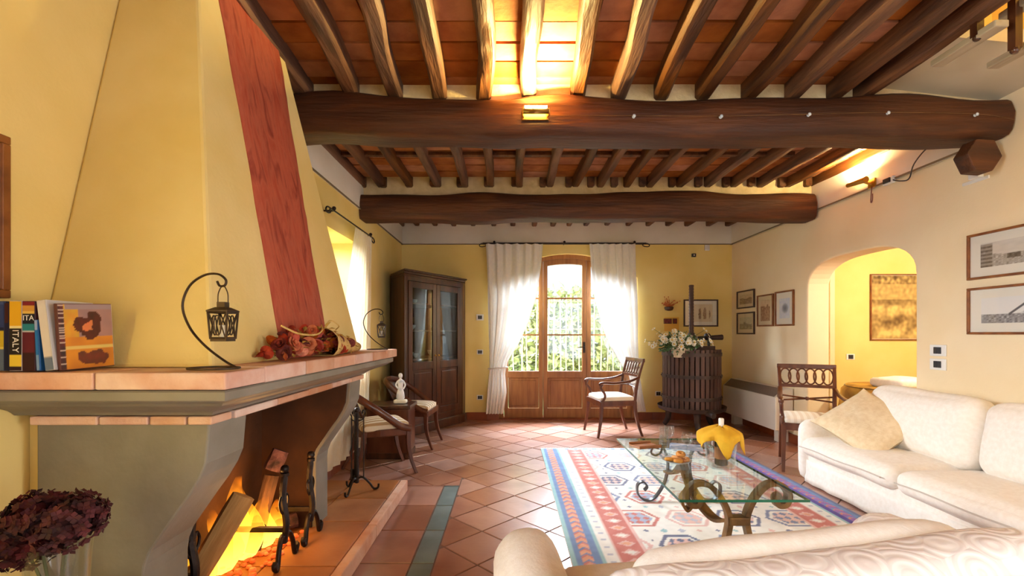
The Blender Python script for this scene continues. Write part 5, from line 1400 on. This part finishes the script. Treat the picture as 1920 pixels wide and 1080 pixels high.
MB().box(-0.09, 0.09, -0.07, -0.062, 0.008, 0.022).box(-0.09, 0.09, 0.062, 0.07, 0.008, 0.022).build('rim', 'tray_wood', tr, bevel=0.002)
tumb = [(0.02, 0), (0.027, 0.003), (0.031, 0.05), (0.035, 0.085), (0.0335, 0.085), (0.029, 0.05), (0.024, 0.008), (0.01, 0.006)]
for k, (x, y, z, w) in enumerate(((1.085, 3.22, 0, 'lower tumbler of the stack beside the wooden tray'), (1.085, 3.22, 0.062, 'upper tumbler of the stack beside the wooden tray'))):
    tag(MB().lathe(tumb, 18).build('tumbler', 'vessel_glass', smooth=50, loc=(x, y, TZ + z)), 'clear glass ' + w, 'glass', 'tumblers on the table')
wine = [(0.032, 0), (0.034, 0.002), (0.005, 0.006), (0.004, 0.06), (0.012, 0.07), (0.032, 0.09), (0.036, 0.12), (0.030, 0.15), (0.0285, 0.15), (0.034, 0.12), (0.03, 0.092), (0.01, 0.074)]
for x, y, w in ((1.17, 3.02, 'clear stemmed glass standing behind the plate of pastries'), (1.13, 3.24, 'clear stemmed glass nearest the stacked tumblers')):
    tag(MB().lathe(wine, 18).build('wine_glass', 'vessel_glass', smooth=50, loc=(x, y, TZ)), w, 'glass', 'stemmed glasses on the table')
o = MB().box(-0.11, 0.11, -0.075, 0.075, 0, 0.006).box(-0.10, 0.105, -0.07, 0.07, 0.006, 0.012).build('magazine', 'magazine', bevel=0.001, loc=(1.24, 3.22, TZ), rot=(0, 0, -0.35))
tag(o, 'blue and white magazine lying at the far end of the glass table', 'magazine')
BX, BY = 1.27, 2.76
bk = thing('ice_bucket', 'clear glass ice bucket holding the wine bottle', 'bucket', (BX, BY, TZ))
MB().lathe([(0.06, 0), (0.078, 0.003), (0.086, 0.09), (0.098, 0.185), (0.094, 0.185), (0.082, 0.09), (0.074, 0.01), (0.02, 0.008)], 28).build('bowl', 'vessel_glass', bk, smooth=50)
MB().lathe([(0.099, 0.18), (0.102, 0.183), (0.099, 0.188), (0.094, 0.186)], 28, caps=False).build('rim', 'china', bk, smooth=50)
bt = thing('wine_bottle', 'wine bottle standing in the ice bucket under the yellow cloth', 'bottle', (BX + 0.005, BY, TZ + 0.012))
MB().lathe([(0.03, 0), (0.037, 0.004), (0.038, 0.13), (0.03, 0.165), (0.015, 0.195), (0.0135, 0.262)], 18).build('glass_body', 'bottle_glass', bt, smooth=50)
MB().lathe([(0.0145, 0.232), (0.0155, 0.275), (0.012, 0.28)], 14).build('capsule', 'foil', bt, smooth=50)
MB().lathe([(0.0385, 0.04), (0.0385, 0.11)], 18, caps=False).build('paper_label', 'tray_wood', bt, smooth=50)
b = MB(); rows = []
for j in range(15):
    t_ = j / 14; row = []
    for k in range(40):
        q = 2 * PI * k / 40
        lobe = 0.5 + 0.5 * math.cos(4 * q + 0.5)
        R = lerp(0.02, 0.108 + 0.022 * lobe, min(1, t_ * 1.7)) + (0.012 * math.sin(7 * q + 2 * t_) * t_)
        drop = 0 if t_ < 0.55 else (t_ - 0.55) / 0.45
        z = 0.245 - 0.045 * min(1, t_ * 1.7) ** 1.6 - drop * (0.03 + 0.075 * lobe ** 2 * (1.2 if math.sin(q) < 0 else 0.5)) + 0.006 * math.sin(5 * q)
        row.append((R * math.cos(q), R * math.sin(q), z))
    rows.append(row)
b.loft(rows, caps=False)
tag(b.build('napkin_cloth', 'saffron', smooth=180, fix=False, solid=0.003, loc=(BX, BY, TZ)), 'saffron yellow cloth draped over the ice bucket', 'cloth')

# ------------------------------------------------------------------ sofas
s1 = thing('sofa', 'white slip-covered sofa with plump cushions along the right wall', 'sofa', (2.85, 2.8, 0))
SY0, SY1 = 1.72, 3.98
def sw(b, name, m, parent=s1, **k): return bw(b, name, m, parent, **k)
sw(MB().puff((2.86, (SY0 + SY1) / 2, 0.15), (0.72, SY1 - SY0 - 0.02, 0.26), 0.03, 12, (0.01, 0, 0), wob=0.006), 'base', 'cover_fabric', smooth=60)
# pleated skirt to the floor
b = MB(); rows = []
for j in range(6):
    z = lerp(0.20, 0.012, j / 5); row = []
    for k in range(90):
        t_ = k / 89; y = lerp(SY0 + 0.12, SY1 - 0.12, t_)
        row.append((2.492 - 0.008 * j / 5 - 0.006 * math.sin(y * 22 + nz(y * 3) * 4) * j / 5, y, z))
    rows.append(row)
b.loft(rows, closed=False, caps=False); sw(b, 'skirt', 'cover_fabric', smooth=180, solid=0.008, fix=False)
sw(MB().puff((3.12, (SY0 + SY1) / 2, 0.42), (0.18, SY1 - SY0 - 0.06, 0.62), 0.07, 12, (0, 0, 0.01), wob=0.008), 'backrest', 'cover_fabric', smooth=60)
for y, nm in ((SY1 - 0.085, 'arm'), (SY0 + 0.085, 'arm')):
    sw(MB().puff((2.83, y, 0.262), (0.70, 0.17, 0.50), 0.075, 10, (0.015, 0.01, 0.02), wob=0.008, seed=y), nm, 'cover_fabric', smooth=60)
for y0, y1 in ((2.93, 3.86), (1.90, 2.92)):
    c_ = sw(MB().puff((2.745, (y0 + y1) / 2, 0.315), (0.63, y1 - y0, 0.155), 0.07, 14, (0.02, 0.008, 0.028), wob=0.010, seed=y0), 'seat_cushion', 'cover_fabric', smooth=60)
    pp = [(2.408, lerp(y0 + 0.05, y1 - 0.05, k / 10), 0.318 + 0.004 * math.sin(k)) for k in range(11)]
    MB().tube(pp, 0.005, 5).build('piping', 'piping_fabric', c_, smooth=60)
for y0, y1 in ((2.86, 3.74), (1.92, 2.84)):
    M_ = Matrix.Translation((2.985, (y0 + y1) / 2, 0.60)) @ Matrix.Rotation(0.16, 4, 'Y')
    sw(MB().puff((0, 0, 0), (0.22, y1 - y0, 0.46), 0.09, 14, (0.045, 0.01, 0.02), M_, wob=0.012, seed=y0 + 4), 'back_cushion', 'cover_fabric', smooth=60)
# scatter cushion, on its corner
b = MB(); n = 22; top = []; bot = []
def pil(u, v, s):
    e = (1 - u * u) * (1 - v * v); pinch = 1 - 0.10 * (1 - abs(u) ** 2) * abs(v) ** 3 - 0.0
    x = u * 0.262 * (1 - 0.09 * (1 - v * v) * 0 - 0.10 * (1 - v * v) * abs(u) ** 4); y = v * 0.262 * (1 - 0.10 * (1 - u * u) * abs(v) ** 4)
    w = nz(u * 2.4, v * 2.4, s * 3)
    return (x, y, s * (0.085 * max(0, e) ** 0.42 * (1 + 0.15 * w) + 0.002))
for s in (1, -1):
    b.add([pil(i / n * 2 - 1, j / n * 2 - 1, s) for j in range(n + 1) for i in range(n + 1)], [(j * (n + 1) + i, j * (n + 1) + i + 1, (j + 1) * (n + 1) + i + 1, (j + 1) * (n + 1) + i) for j in range(n) for i in range(n)])
o = b.build('scatter_cushion', 'cushion_fabric', smooth=70)
zax = Vector((-0.40, -0.50, 0.75)).normalized(); side = Vector((0.80, -0.56, 0.05)); side = (side - zax * side.dot(zax)).normalized(); up = zax.cross(side)
R3 = Matrix((side, up, zax)).transposed()
o.matrix_world = Matrix.Translation((2.735, 3.50, 0.565)) @ R3.to_4x4() @ Matrix.Rotation(math.radians(45), 4, 'Z')
tag(o, 'cream scatter cushion tipped on its corner at the end of the white sofa', 'cushion')

s2 = thing('loveseat', 'patterned cream loveseat seen from behind in the foreground', 'sofa', (0.22, 0.98, 0), math.radians(6))
def cam_back(bm_, rise):                          # the back climbs gently to the right
    bm_.v = [(x, y, z + (rise * (x / 1.2) + 0.018 * nz(x * 2.2, y * 2, 3)) * max(0, (z - 0.1) / 0.6)) for x, y, z in bm_.v]
    return bm_
LW = 1.22
cam_back(MB().puff((LW / 2, 0.10, 0.38), (LW, 0.20, 0.57), 0.085, 16, (0, 0.012, 0.0), wob=0.008), 0.075).build('backrest', 'scroll_fabric', s2, smooth=60)
pp = smooth_path([(0.05, -0.003, 0.555), (0.2, -0.012, 0.572), (0.45, -0.010, 0.60), (0.62, -0.012, 0.640), (0.85, -0.012, 0.665), (1.05, -0.010, 0.672), (1.19, 0.01, 0.668)], 5)
MB().tube(pp, 0.006, 6).build('piping', 'piping_fabric', s2, smooth=60)
cam_back(MB().puff((0.64, 0.235, 0.485), (1.02, 0.19, 0.33), 0.09, 14, (0.0, 0.03, 0.03), wob=0.014, seed=1), 0.05).build('back_cushion', 'cover_fabric', s2, smooth=60)
for x0, x1, sd in ((0.02, 0.60, 1), (0.62, 1.20, 2)):
    MB().puff(((x0 + x1) / 2, 0.46, 0.335), (x1 - x0, 0.52, 0.15), 0.06, 10, (0, 0.01, 0.02), wob=0.008, seed=sd + 5).build('seat_cushion', 'cover_fabric', s2, smooth=60)
for x, nm in ((-0.09, 'arm'), (LW + 0.10, 'arm')):
    MB().puff((x, 0.42, 0.28), (0.23, 0.72, 0.53), 0.11, 12, (0.012, 0.01, 0.012), wob=0.008, seed=x).build(nm, 'scroll_fabric' if x > 0 else 'cover_fabric', s2, smooth=60)
MB().puff((LW / 2, 0.38, 0.15), (LW + 0.36, 0.70, 0.27), 0.03, 10, wob=0.004).build('base', 'scroll_fabric', s2, smooth=60)
# ------------------------------------------------------------------ pictures
def picture(label, x, y, z0, w, h, rz, fn, frame='gold_frame', fw=0.018, mount=0.05, mt='mount', nx=36, ny=30, group=None, cat='picture', win=None, depth=0.022):
    """hangs with its lower edge at z0; faces local -Y; x, y is the wall point behind its middle"""
    t = thing('framed_picture', label, cat, (x, y, z0), rz, group)
    b = MB().box(-w / 2, w / 2, -depth, 0, 0, fw).box(-w / 2, w / 2, -depth, 0, h - fw, h).box(-w / 2, -w / 2 + fw, -depth, 0, fw, h - fw).box(w / 2 - fw, w / 2, -depth, 0, fw, h - fw)
    b.build('frame', frame, t, bevel=0.003)
    MB().box(-w / 2 + fw, w / 2 - fw, -0.008, -0.001, fw, h - fw).build('mount', mt, t)
    mx_, my_ = (mount, mount) if not isinstance(mount, tuple) else mount
    iw, ih = w - 2 * fw - 2 * mx_, h - 2 * fw - 2 * my_
    printed('print', iw, ih, fn, t, nx, ny, y=-0.0088, z0=fw + my_)
    MB().box(-w / 2 + fw, w / 2 - fw, -0.0125, -0.011, fw, h - fw).build('glass', 'picture_glass', t)
    return t
def etch(seed, sky, ink, horizon=0.45, buildings=True, tint=(0, 0, 0)):
    def f(u, v):
        n = nz(u * 7 + seed, v * 7, seed); f2 = nz(u * 26, v * 26, seed + 2)
        hz = horizon + 0.12 * nz(u * 3, seed)
        roof = hz + (0.28 * max(0, nz(math.floor(u * 6) * 1.7, seed + 9)) + 0.1 if buildings else 0.15 * max(0, n))
        k = 0.0
        if v < hz: k = 0.45 + 0.45 * f2 + 0.25 * n
        elif v < roof: k = 0.55 + 0.4 * f2 + 0.2 * math.sin(u * 60) * 0.6
        else: k = 0.05 + 0.10 * n
        k = max(0, min(1, k))
        return tuple(lerp(a, b2, k) + c for a, b2, c in zip(sky, ink, tint))
    return f
RWx = XR - 0.001
W_ = 'prints on the right wall'
picture('small landscape print hung above another nearest the back corner', RWx, 6.27, 1.60, 0.46, 0.245, -PI / 2, etch(1, (206, 186, 150), (96, 70, 44), 0.5), 'dark_frame', mount=(0.05, 0.04), mt='mount_tan', group=W_)
picture('small greenish print hung below another nearest the back corner', RWx, 6.27, 1.245, 0.46, 0.30, -PI / 2, etch(2, (200, 192, 156), (110, 92, 66), 0.35), 'dark_frame', mount=(0.05, 0.05), mt='mount_tan', group=W_)
picture('upright brown print between the small pair and the pale one', RWx, 5.79, 1.345, 0.36, 0.40, -PI / 2, etch(3, (216, 188, 150), (104, 56, 30), 0.6), 'gold_frame', mount=(0.055, 0.05), mt='mount_tan', group=W_)
picture('upright pale bluish print nearest the archway', RWx, 5.385, 1.345, 0.36, 0.41, -PI / 2, lambda u, v: (lambda d, n: (lerp(120, 206, min(1, d)) + 12 * n, lerp(128, 212, min(1, d)) + 12 * n, lerp(140, 220, min(1, d))))(math.hypot((u - 0.55) / 0.34, (v - 0.5) / 0.28) ** 2, nz(u * 8, v * 8)), 'gold_frame', mount=(0.06, 0.07), group=W_)
def bridge(u, v):
    n = nz(u * 9, v * 9, 4); f2 = nz(u * 30, v * 30, 6)
    sky = (216, 208, 196)
    hill = 0.42 + 0.5 * abs(u - 0.42) ** 1.2
    arch = min(abs(u - 0.42), abs(u - 0.7)) < 0.085 and 0.25 < v < 0.45
    k = 0.75 + 0.3 * f2 if arch else (0.30 + 0.45 * f2 if v < hill else 0.05 + 0.05 * n)
    if u < 0.16 and v < 0.95: k = 0.55 + 0.35 * math.sin(v * 40) * 0.6 + 0.2 * f2
    k = max(0, min(1, k)); return tuple(lerp(a, b2, k) for a, b2 in zip(sky, (62, 48, 36)))
def sketch(u, v):
    f2 = nz(u * 30, v * 30, 16); n = nz(u * 6, v * 6, 2)
    wing = u > 0.42 and v > 0.18 + 0.15 * u and v < 0.25 + 0.75 * (u - 0.3)
    k = 0.5 + 0.5 * f2 if (v < 0.34 and u < 0.72) else (0.10 + 0.35 * max(0, math.sin((u * 3 + v) * 16)) * 0.5 if wing else 0.03)
    if abs((v - 0.32) - (u - 0.36) * 2.0) < 0.05 and 0.36 < u < 0.6: k = 0.75
    k = max(0, min(1, k)); return tuple(lerp(a, b2, k) for a, b2 in zip((228, 226, 222), (56, 52, 54)))
picture('wide brown etching in a gilt frame, upper of two by the sofa', RWx, 2.90, 1.625, 0.66, 0.315, -PI / 2, bridge, 'gold_frame', fw=0.016, mount=(0.07, 0.06), nx=60, ny=30, group=W_)
picture('wide black and white sketch in a gilt frame, lower of two by the sofa', RWx, 2.90, 1.246, 0.66, 0.322, -PI / 2, sketch, 'gold_frame', fw=0.016, mount=(0.075, 0.06), nx=60, ny=30, group=W_)
def shipfn(u, v):
    f2 = nz(u * 20, v * 20, 21); d = math.hypot((u - 0.62) / 0.3, (v - 0.42) / 0.4)
    k = 0.55 + 0.5 * f2 if d < 1 and v > 0.15 and abs(math.sin(u * 14)) < 0.5 + 0.5 * (1 - d) else 0.06
    return tuple(lerp(a, b2, max(0, min(1, k))) for a, b2 in zip((220, 204, 172), (104, 64, 36)))
picture('framed sepia print on the back wall behind the press screw', 2.785, YB - 0.001, 1.355, 0.50, 0.395, 0, shipfn, 'dark_frame', fw=0.02, mount=(0.06, 0.05), nx=50, ny=40)
def fresco(u, v):
    n = nz(u * 4.5, v * 5.5, 31); f2 = nz(u * 17, v * 17, 33)
    k = 0.28 + 0.25 * f2
    if v < 0.62: k = 0.38 + 0.75 * n + 0.35 * f2
    if v > 0.86: k = 0.5 + 0.7 * f2
    return tuple(lerp(a, b2, max(0, min(1, k))) for a, b2 in zip((226, 196, 120), (74, 50, 28)))
picture('tall sepia canvas on the yellow wall seen through the archway', px(1683, NY), NY - 0.001, pz(638, NY), 0.68, 0.80, 0, fresco, 'gold_frame', fw=0.014, mount=0.004, nx=60, ny=70)
picture('brown framed picture cut off at the left edge above the books', XL + 0.001, 1.24, 1.36, 0.37, 0.50, PI / 2, etch(8, (196, 160, 110), (110, 64, 30)), 'gold_frame', fw=0.025, mount=0.03)

# dried posy and two little plaques on the back wall
ps = thing('dried_posy', 'small dried posy hung on the back wall above the daisies', 'posy', (px(1253, YB), YB - 0.03, pz(583, YB)))
MB().lathe([(0.02, 0), (0.055, 0.01), (0.07, 0.045), (0.06, 0.06), (0.03, 0.05)], 14, Matrix.Scale(0.5, 4, (0, 1, 0))).build('holder', 'walnut', ps, smooth=50)
rnd = random.Random(4); b = MB()
for k in range(26):
    a = rnd.uniform(-1.2, 1.2); l = rnd.uniform(0.06, 0.16); e = Vector((math.sin(a), rnd.uniform(-0.25, 0.0), math.cos(a))) * l
    p0 = Vector((rnd.uniform(-0.03, 0.03), 0, 0.05)); b.tube([p0, p0 + e * 0.6 + Vector((0, 0, 0.01)), p0 + e], [0.003, 0.003, 0.001], 4); b.ball(p0 + e, 0.009, 5, 4)
b.build('sprigs', 'rose_rust', ps)
for x0, w, lab in ((1244, 15, 'dark wooden plaque on the back wall under the dried posy'), (1261, 8, 'tiny dark plaque beside the wooden plaque under the posy')):
    ww = w * YB / 860
    t = thing('plaque', lab, 'plaque', (px(x0, YB), YB - 0.001, pz(607, YB)))
    MB().box(0, ww, -0.014, 0, 0, 0.075).build('board', 'walnut', t, bevel=0.003)
    MB().box(0.008, ww - 0.008, -0.017, -0.014, 0.01, 0.065).build('face', 'rose_plum', t, bevel=0.002)
o = MB().box(-0.13, 0.13, -0.006, 0, 0, 0.24).build('wall_board', 'gold_frame', bevel=0.002, loc=(px(1259, YB), YB - 0.001, pz(618, YB) - 0.02))
mat('tan_board', (222, 168, 74), 0.8); o.data.materials[0] = MATS['tan_board']
o.scale = (0.82, 0.6, 0.82)
tag(o, 'thin tan backing board behind the two plaques', 'board')

# ------------------------------------------------------------------ switches, sockets, sensors
def switch(label, x, y, z, rz, w=0.075, h=0.075, dw=0.045, dh=0.045, cat='switch', grp='switches and sockets', plate='white_plastic'):
    t = thing('wall_switch', label, cat, (x, y, z), rz, grp)
    MB().box(-w / 2, w / 2, -0.009, 0, -h / 2, h / 2).build('plate', plate, t, bevel=0.003)
    n = 2
    for k in range(n):
        a = -dw / 2 + dw * k / n
        MB().box(a + 0.001, a + dw / n - 0.001, -0.014, -0.009, -dh / 2, dh / 2).build('rocker', 'dark_plastic', t, bevel=0.002)
    return t
bx_ = px(900, YB)
switch('thermostat with a dark dial high beside the left curtain', bx_, YB - 0.001, pz(595, YB), 0, 0.105, 0.09, 0.06, 0.05, 'thermostat')
switch('dark light switch midway up the wall beside the left curtain', bx_, YB - 0.001, pz(660, YB), 0, 0.09, 0.07, 0.062, 0.046)
switch('dark socket low on the wall beside the left curtain', bx_, YB - 0.001, pz(745, YB), 0, 0.09, 0.07, 0.062, 0.046, 'socket')
switch('dark socket low on the wall behind the wine press', px(1234, YB), YB - 0.001, pz(738, YB), 0, 0.085, 0.07, 0.06, 0.05, 'socket')
switch('upper of two dark light switches between the archway and the sofa pictures', RWx, 3.46, 1.125, -PI / 2, 0.13, 0.085, 0.062, 0.05)
switch('lower of two dark light switches between the archway and the sofa pictures', RWx, 3.46, 1.02, -PI / 2, 0.13, 0.085, 0.062, 0.05)
switch('light switch on the yellow wall of the next room', px(1594, NY), NY - 0.001, pz(669, NY), 0, 0.10, 0.07, 0.06, 0.05)
t = thing('motion_sensor', 'small dark sensor on the back wall under the cornice', 'sensor', (px(1300, YB), YB - 0.001, pz(479, YB)))
MB().box(-0.03, 0.03, -0.03, 0, -0.025, 0.025).build('body', 'dark_plastic', t, bevel=0.005); MB().ball((0, -0.03, 0), 0.012, 8, 5).build('lens', 'white_plastic', t, smooth=60)
t = thing('junction_box', 'small white box on the back wall below the cornice line', 'box', (px(1325, YB), YB - 0.001, pz(470, YB)))
MB().box(-0.035, 0.035, -0.025, 0, 0.0, 0.08).build('body', 'white_plastic', t, bevel=0.005); MB().box(-0.028, 0.028, -0.028, -0.025, 0.01, 0.07).build('lid', 'white_paint', t, bevel=0.002)

# ------------------------------------------------------------------ lamps
mat('lamp_glow', (255, 236, 190), 0.5, emit=(255, 214, 120), estr=60)
mat('lamp_glass', (240, 230, 200), 0.3, emit=(255, 200, 90), estr=3)
LX, LY, LZ = 0.165, 2.86, 2.655
lp = thing('halogen_lamp', 'glowing halogen wall lamp fixed to the front of the great beam', 'lamp', (LX, LY, LZ))
MB().box(-0.085, 0.085, 0.045, 0.062, -0.05, 0.012).build('back_plate', 'brass', lp, bevel=0.004)
b = MB()
for s in (-1, 1): b.tube(smooth_path([(s * 0.075, 0.05, -0.03), (s * 0.085, 0.0, -0.035), (s * 0.08, -0.02, -0.005)], 4), 0.005, 6)
b.build('arm', 'brass', lp, smooth=60)
MB().tube([(-0.07, -0.01, 0.006), (0.07, -0.01, 0.006)], 0.008, 8).build('tube', 'lamp_glow', lp, smooth=60)
rows = [[(x, -0.015 + 0.03 * math.sin(a), -0.012 - 0.024 * math.cos(a)) for a in [lerp(-1.1, 1.1, k / 8) for k in range(9)]] for x in (-0.08, 0.08)]
MB().loft(rows, closed=False, caps=False).build('reflector', 'brass', lp, smooth=60, solid=0.002)
def point_fill(name, loc, e, col, r=0.03):
    l = bpy.data.lights.new(name, 'POINT'); l.energy = e; l.color = col; l.shadow_soft_size = r
    o = bpy.data.objects.new(name, l); COL.objects.link(o); o.location = loc
l_ = area('halogen_light', (LX, LY - 0.01, LZ + 0.03), (LX, LY - 0.25, LZ + 0.6), 0.14, 0.04, 48, (1.0, 0.72, 0.24))
wl = thing('wall_spotlight', 'small bronze spotlight with dangling cord high on the right wall', 'lamp', (XR, 4.07, 2.575))
MB().box(-0.03, -0.013, -0.04, 0.04, -0.03, 0.05).build('back_plate', 'brass', wl, bevel=0.004)
MB().tube([(-0.02, 0, 0.0), (-0.09, 0.02, 0.03)], 0.01, 6).build('bracket', 'brass', wl, smooth=50)
MB().tube([(-0.09, -0.02, 0.04), (-0.09, 0.20, 0.055)], [0.028, 0.02], 10).build('housing', 'brass', wl, smooth=40)
MB().tube([(-0.09, 0.0, 0.072), (-0.09, 0.18, 0.08)], 0.006, 6).build('tube', 'lamp_glow', wl, smooth=60)
MB().tube(smooth_path([(-0.03, -0.01, -0.02), (-0.045, -0.02, -0.1), (-0.035, -0.005, -0.16), (-0.05, -0.04, -0.15), (-0.04, -0.03, -0.09)], 5), 0.004, 5).build('cord', 'rose_plum', wl, smooth=60)
l_ = area('spotlight_light', (XR - 0.10, 4.16, 2.665), (XR - 0.2, 4.2, 3.2), 0.05, 0.16, 16, (1.0, 0.76, 0.36))
t = thing('socket_box', 'dark socket box beside the wall spotlight', 'socket', (XR - 0.012, 3.88, 2.545))
MB().box(-0.03, 0, -0.05, 0.05, -0.03, 0.03).build('body', 'white_plastic', t, bevel=0.005); MB().box(-0.045, -0.03, -0.035, 0.035, -0.02, 0.02).build('face', 'dark_plastic', t, bevel=0.004)
b = MB().tube(smooth_path([(3.05, 3.25, 2.60), (3.09, 3.4, 2.62), (3.13, 3.55, 2.56), (3.19, 3.66, 2.49), (3.2, 3.75, 2.50), (3.205, 3.84, 2.54)], 6), 0.005, 5)
tag(b.build('lamp_cable', 'dark_plastic', smooth=60), 'dark cable looping from the great beam to the wall socket', 'cable')
point_fill('stair_fill', (2.9, 1.2, 3.9), 30, (1.0, 0.80, 0.35), 0.05)  # unseen point light added to light the stairwell walls
point_fill('next_room_fill', (4.6, 3.6, 2.12), 85, (1.0, 0.93, 0.74), 0.08)  # unseen point light that brightens the next room
pn = thing('pendant_shade', 'unseen round pendant shade over the next-room fill light', 'lamp', (4.6, 3.6, 2.25))
MB().tube([(0, 0, 0.0), (0, 0, 0.17)], 0.006, 6).build('cord', 'dark_plastic', pn); MB().lathe([(0.03, 0.02), (0.12, -0.03), (0.13, -0.04), (0.118, -0.035), (0.028, 0.012)], 18, caps=False).build('shade', 'china', pn, smooth=50)
# bare wire along the beam with white clips
wr = thing('beam_wire', 'thin wire with white porcelain clips along the great beam', 'wire', (1.6, 2.9, 2.62))
pts = [(0.26, 2.905, 2.635), (0.79, 2.90, 2.63), (1.34, 2.895, 2.625), (1.90, 2.90, 2.64), (2.40, 2.90, 2.65), (2.96, 2.90, 2.64), (3.2, 2.91, 2.61)]
bw(MB().tube(smooth_path(pts, 5), 0.0018, 5), 'wire', 'bronze_iron', wr, smooth=60)
for p in pts[1:-1]:
    bw(MB().lathe([(0.006, 0), (0.011, 0.004), (0.007, 0.012), (0.011, 0.02), (0.004, 0.026)], 10, Matrix.Translation((p[0], p[1] + 0.02, p[2])) @ Matrix.Rotation(PI / 2, 4, 'X')), 'clip', 'china', wr, smooth=50)

# ------------------------------------------------------------------ next room: covered table
tb = thing('covered_table', 'round table under a golden cloth in the next room', 'table', (3.98, 4.75, 0))
MB().lathe([(0.25, 0.001), (0.27, 0.01), (0.05, 0.03), (0.045, 0.66), (0.40, 0.68), (0.42, 0.70)], 24).build('pedestal', 'walnut', tb, smooth=40)
rows = []
for j in range(12):
    t_ = j / 11; row = []
    for k in range(64):
        q = 2 * PI * k / 64
        if t_ < 0.4: R, z = lerp(0.01, 0.435, t_ / 0.4), 0.712
        else:
            d = (t_ - 0.4) / 0.6; R = 0.44 + d * (0.05 + 0.03 * math.sin(9 * q)); z = 0.705 - d * 0.5
        row.append((R * math.cos(q), R * math.sin(q), z))
    rows.append(row)
mat('gold_cloth', (206, 160, 62), 0.85, col2=(150, 108, 44), scale=6)
MB().loft(rows, caps=False).build('tablecloth', 'gold_cloth', tb, smooth=180, fix=False)
o = MB().puff((0, 0, 0.045), (0.44, 0.34, 0.09), 0.035, 10, (0, 0, 0.02), wob=0.012).build('folded_linen', 'cover_fabric', smooth=60, loc=(3.95, 4.62, 0.7135), rot=(0, 0, 0.2))
tag(o, 'folded white linen on the table in the next room', 'linen')
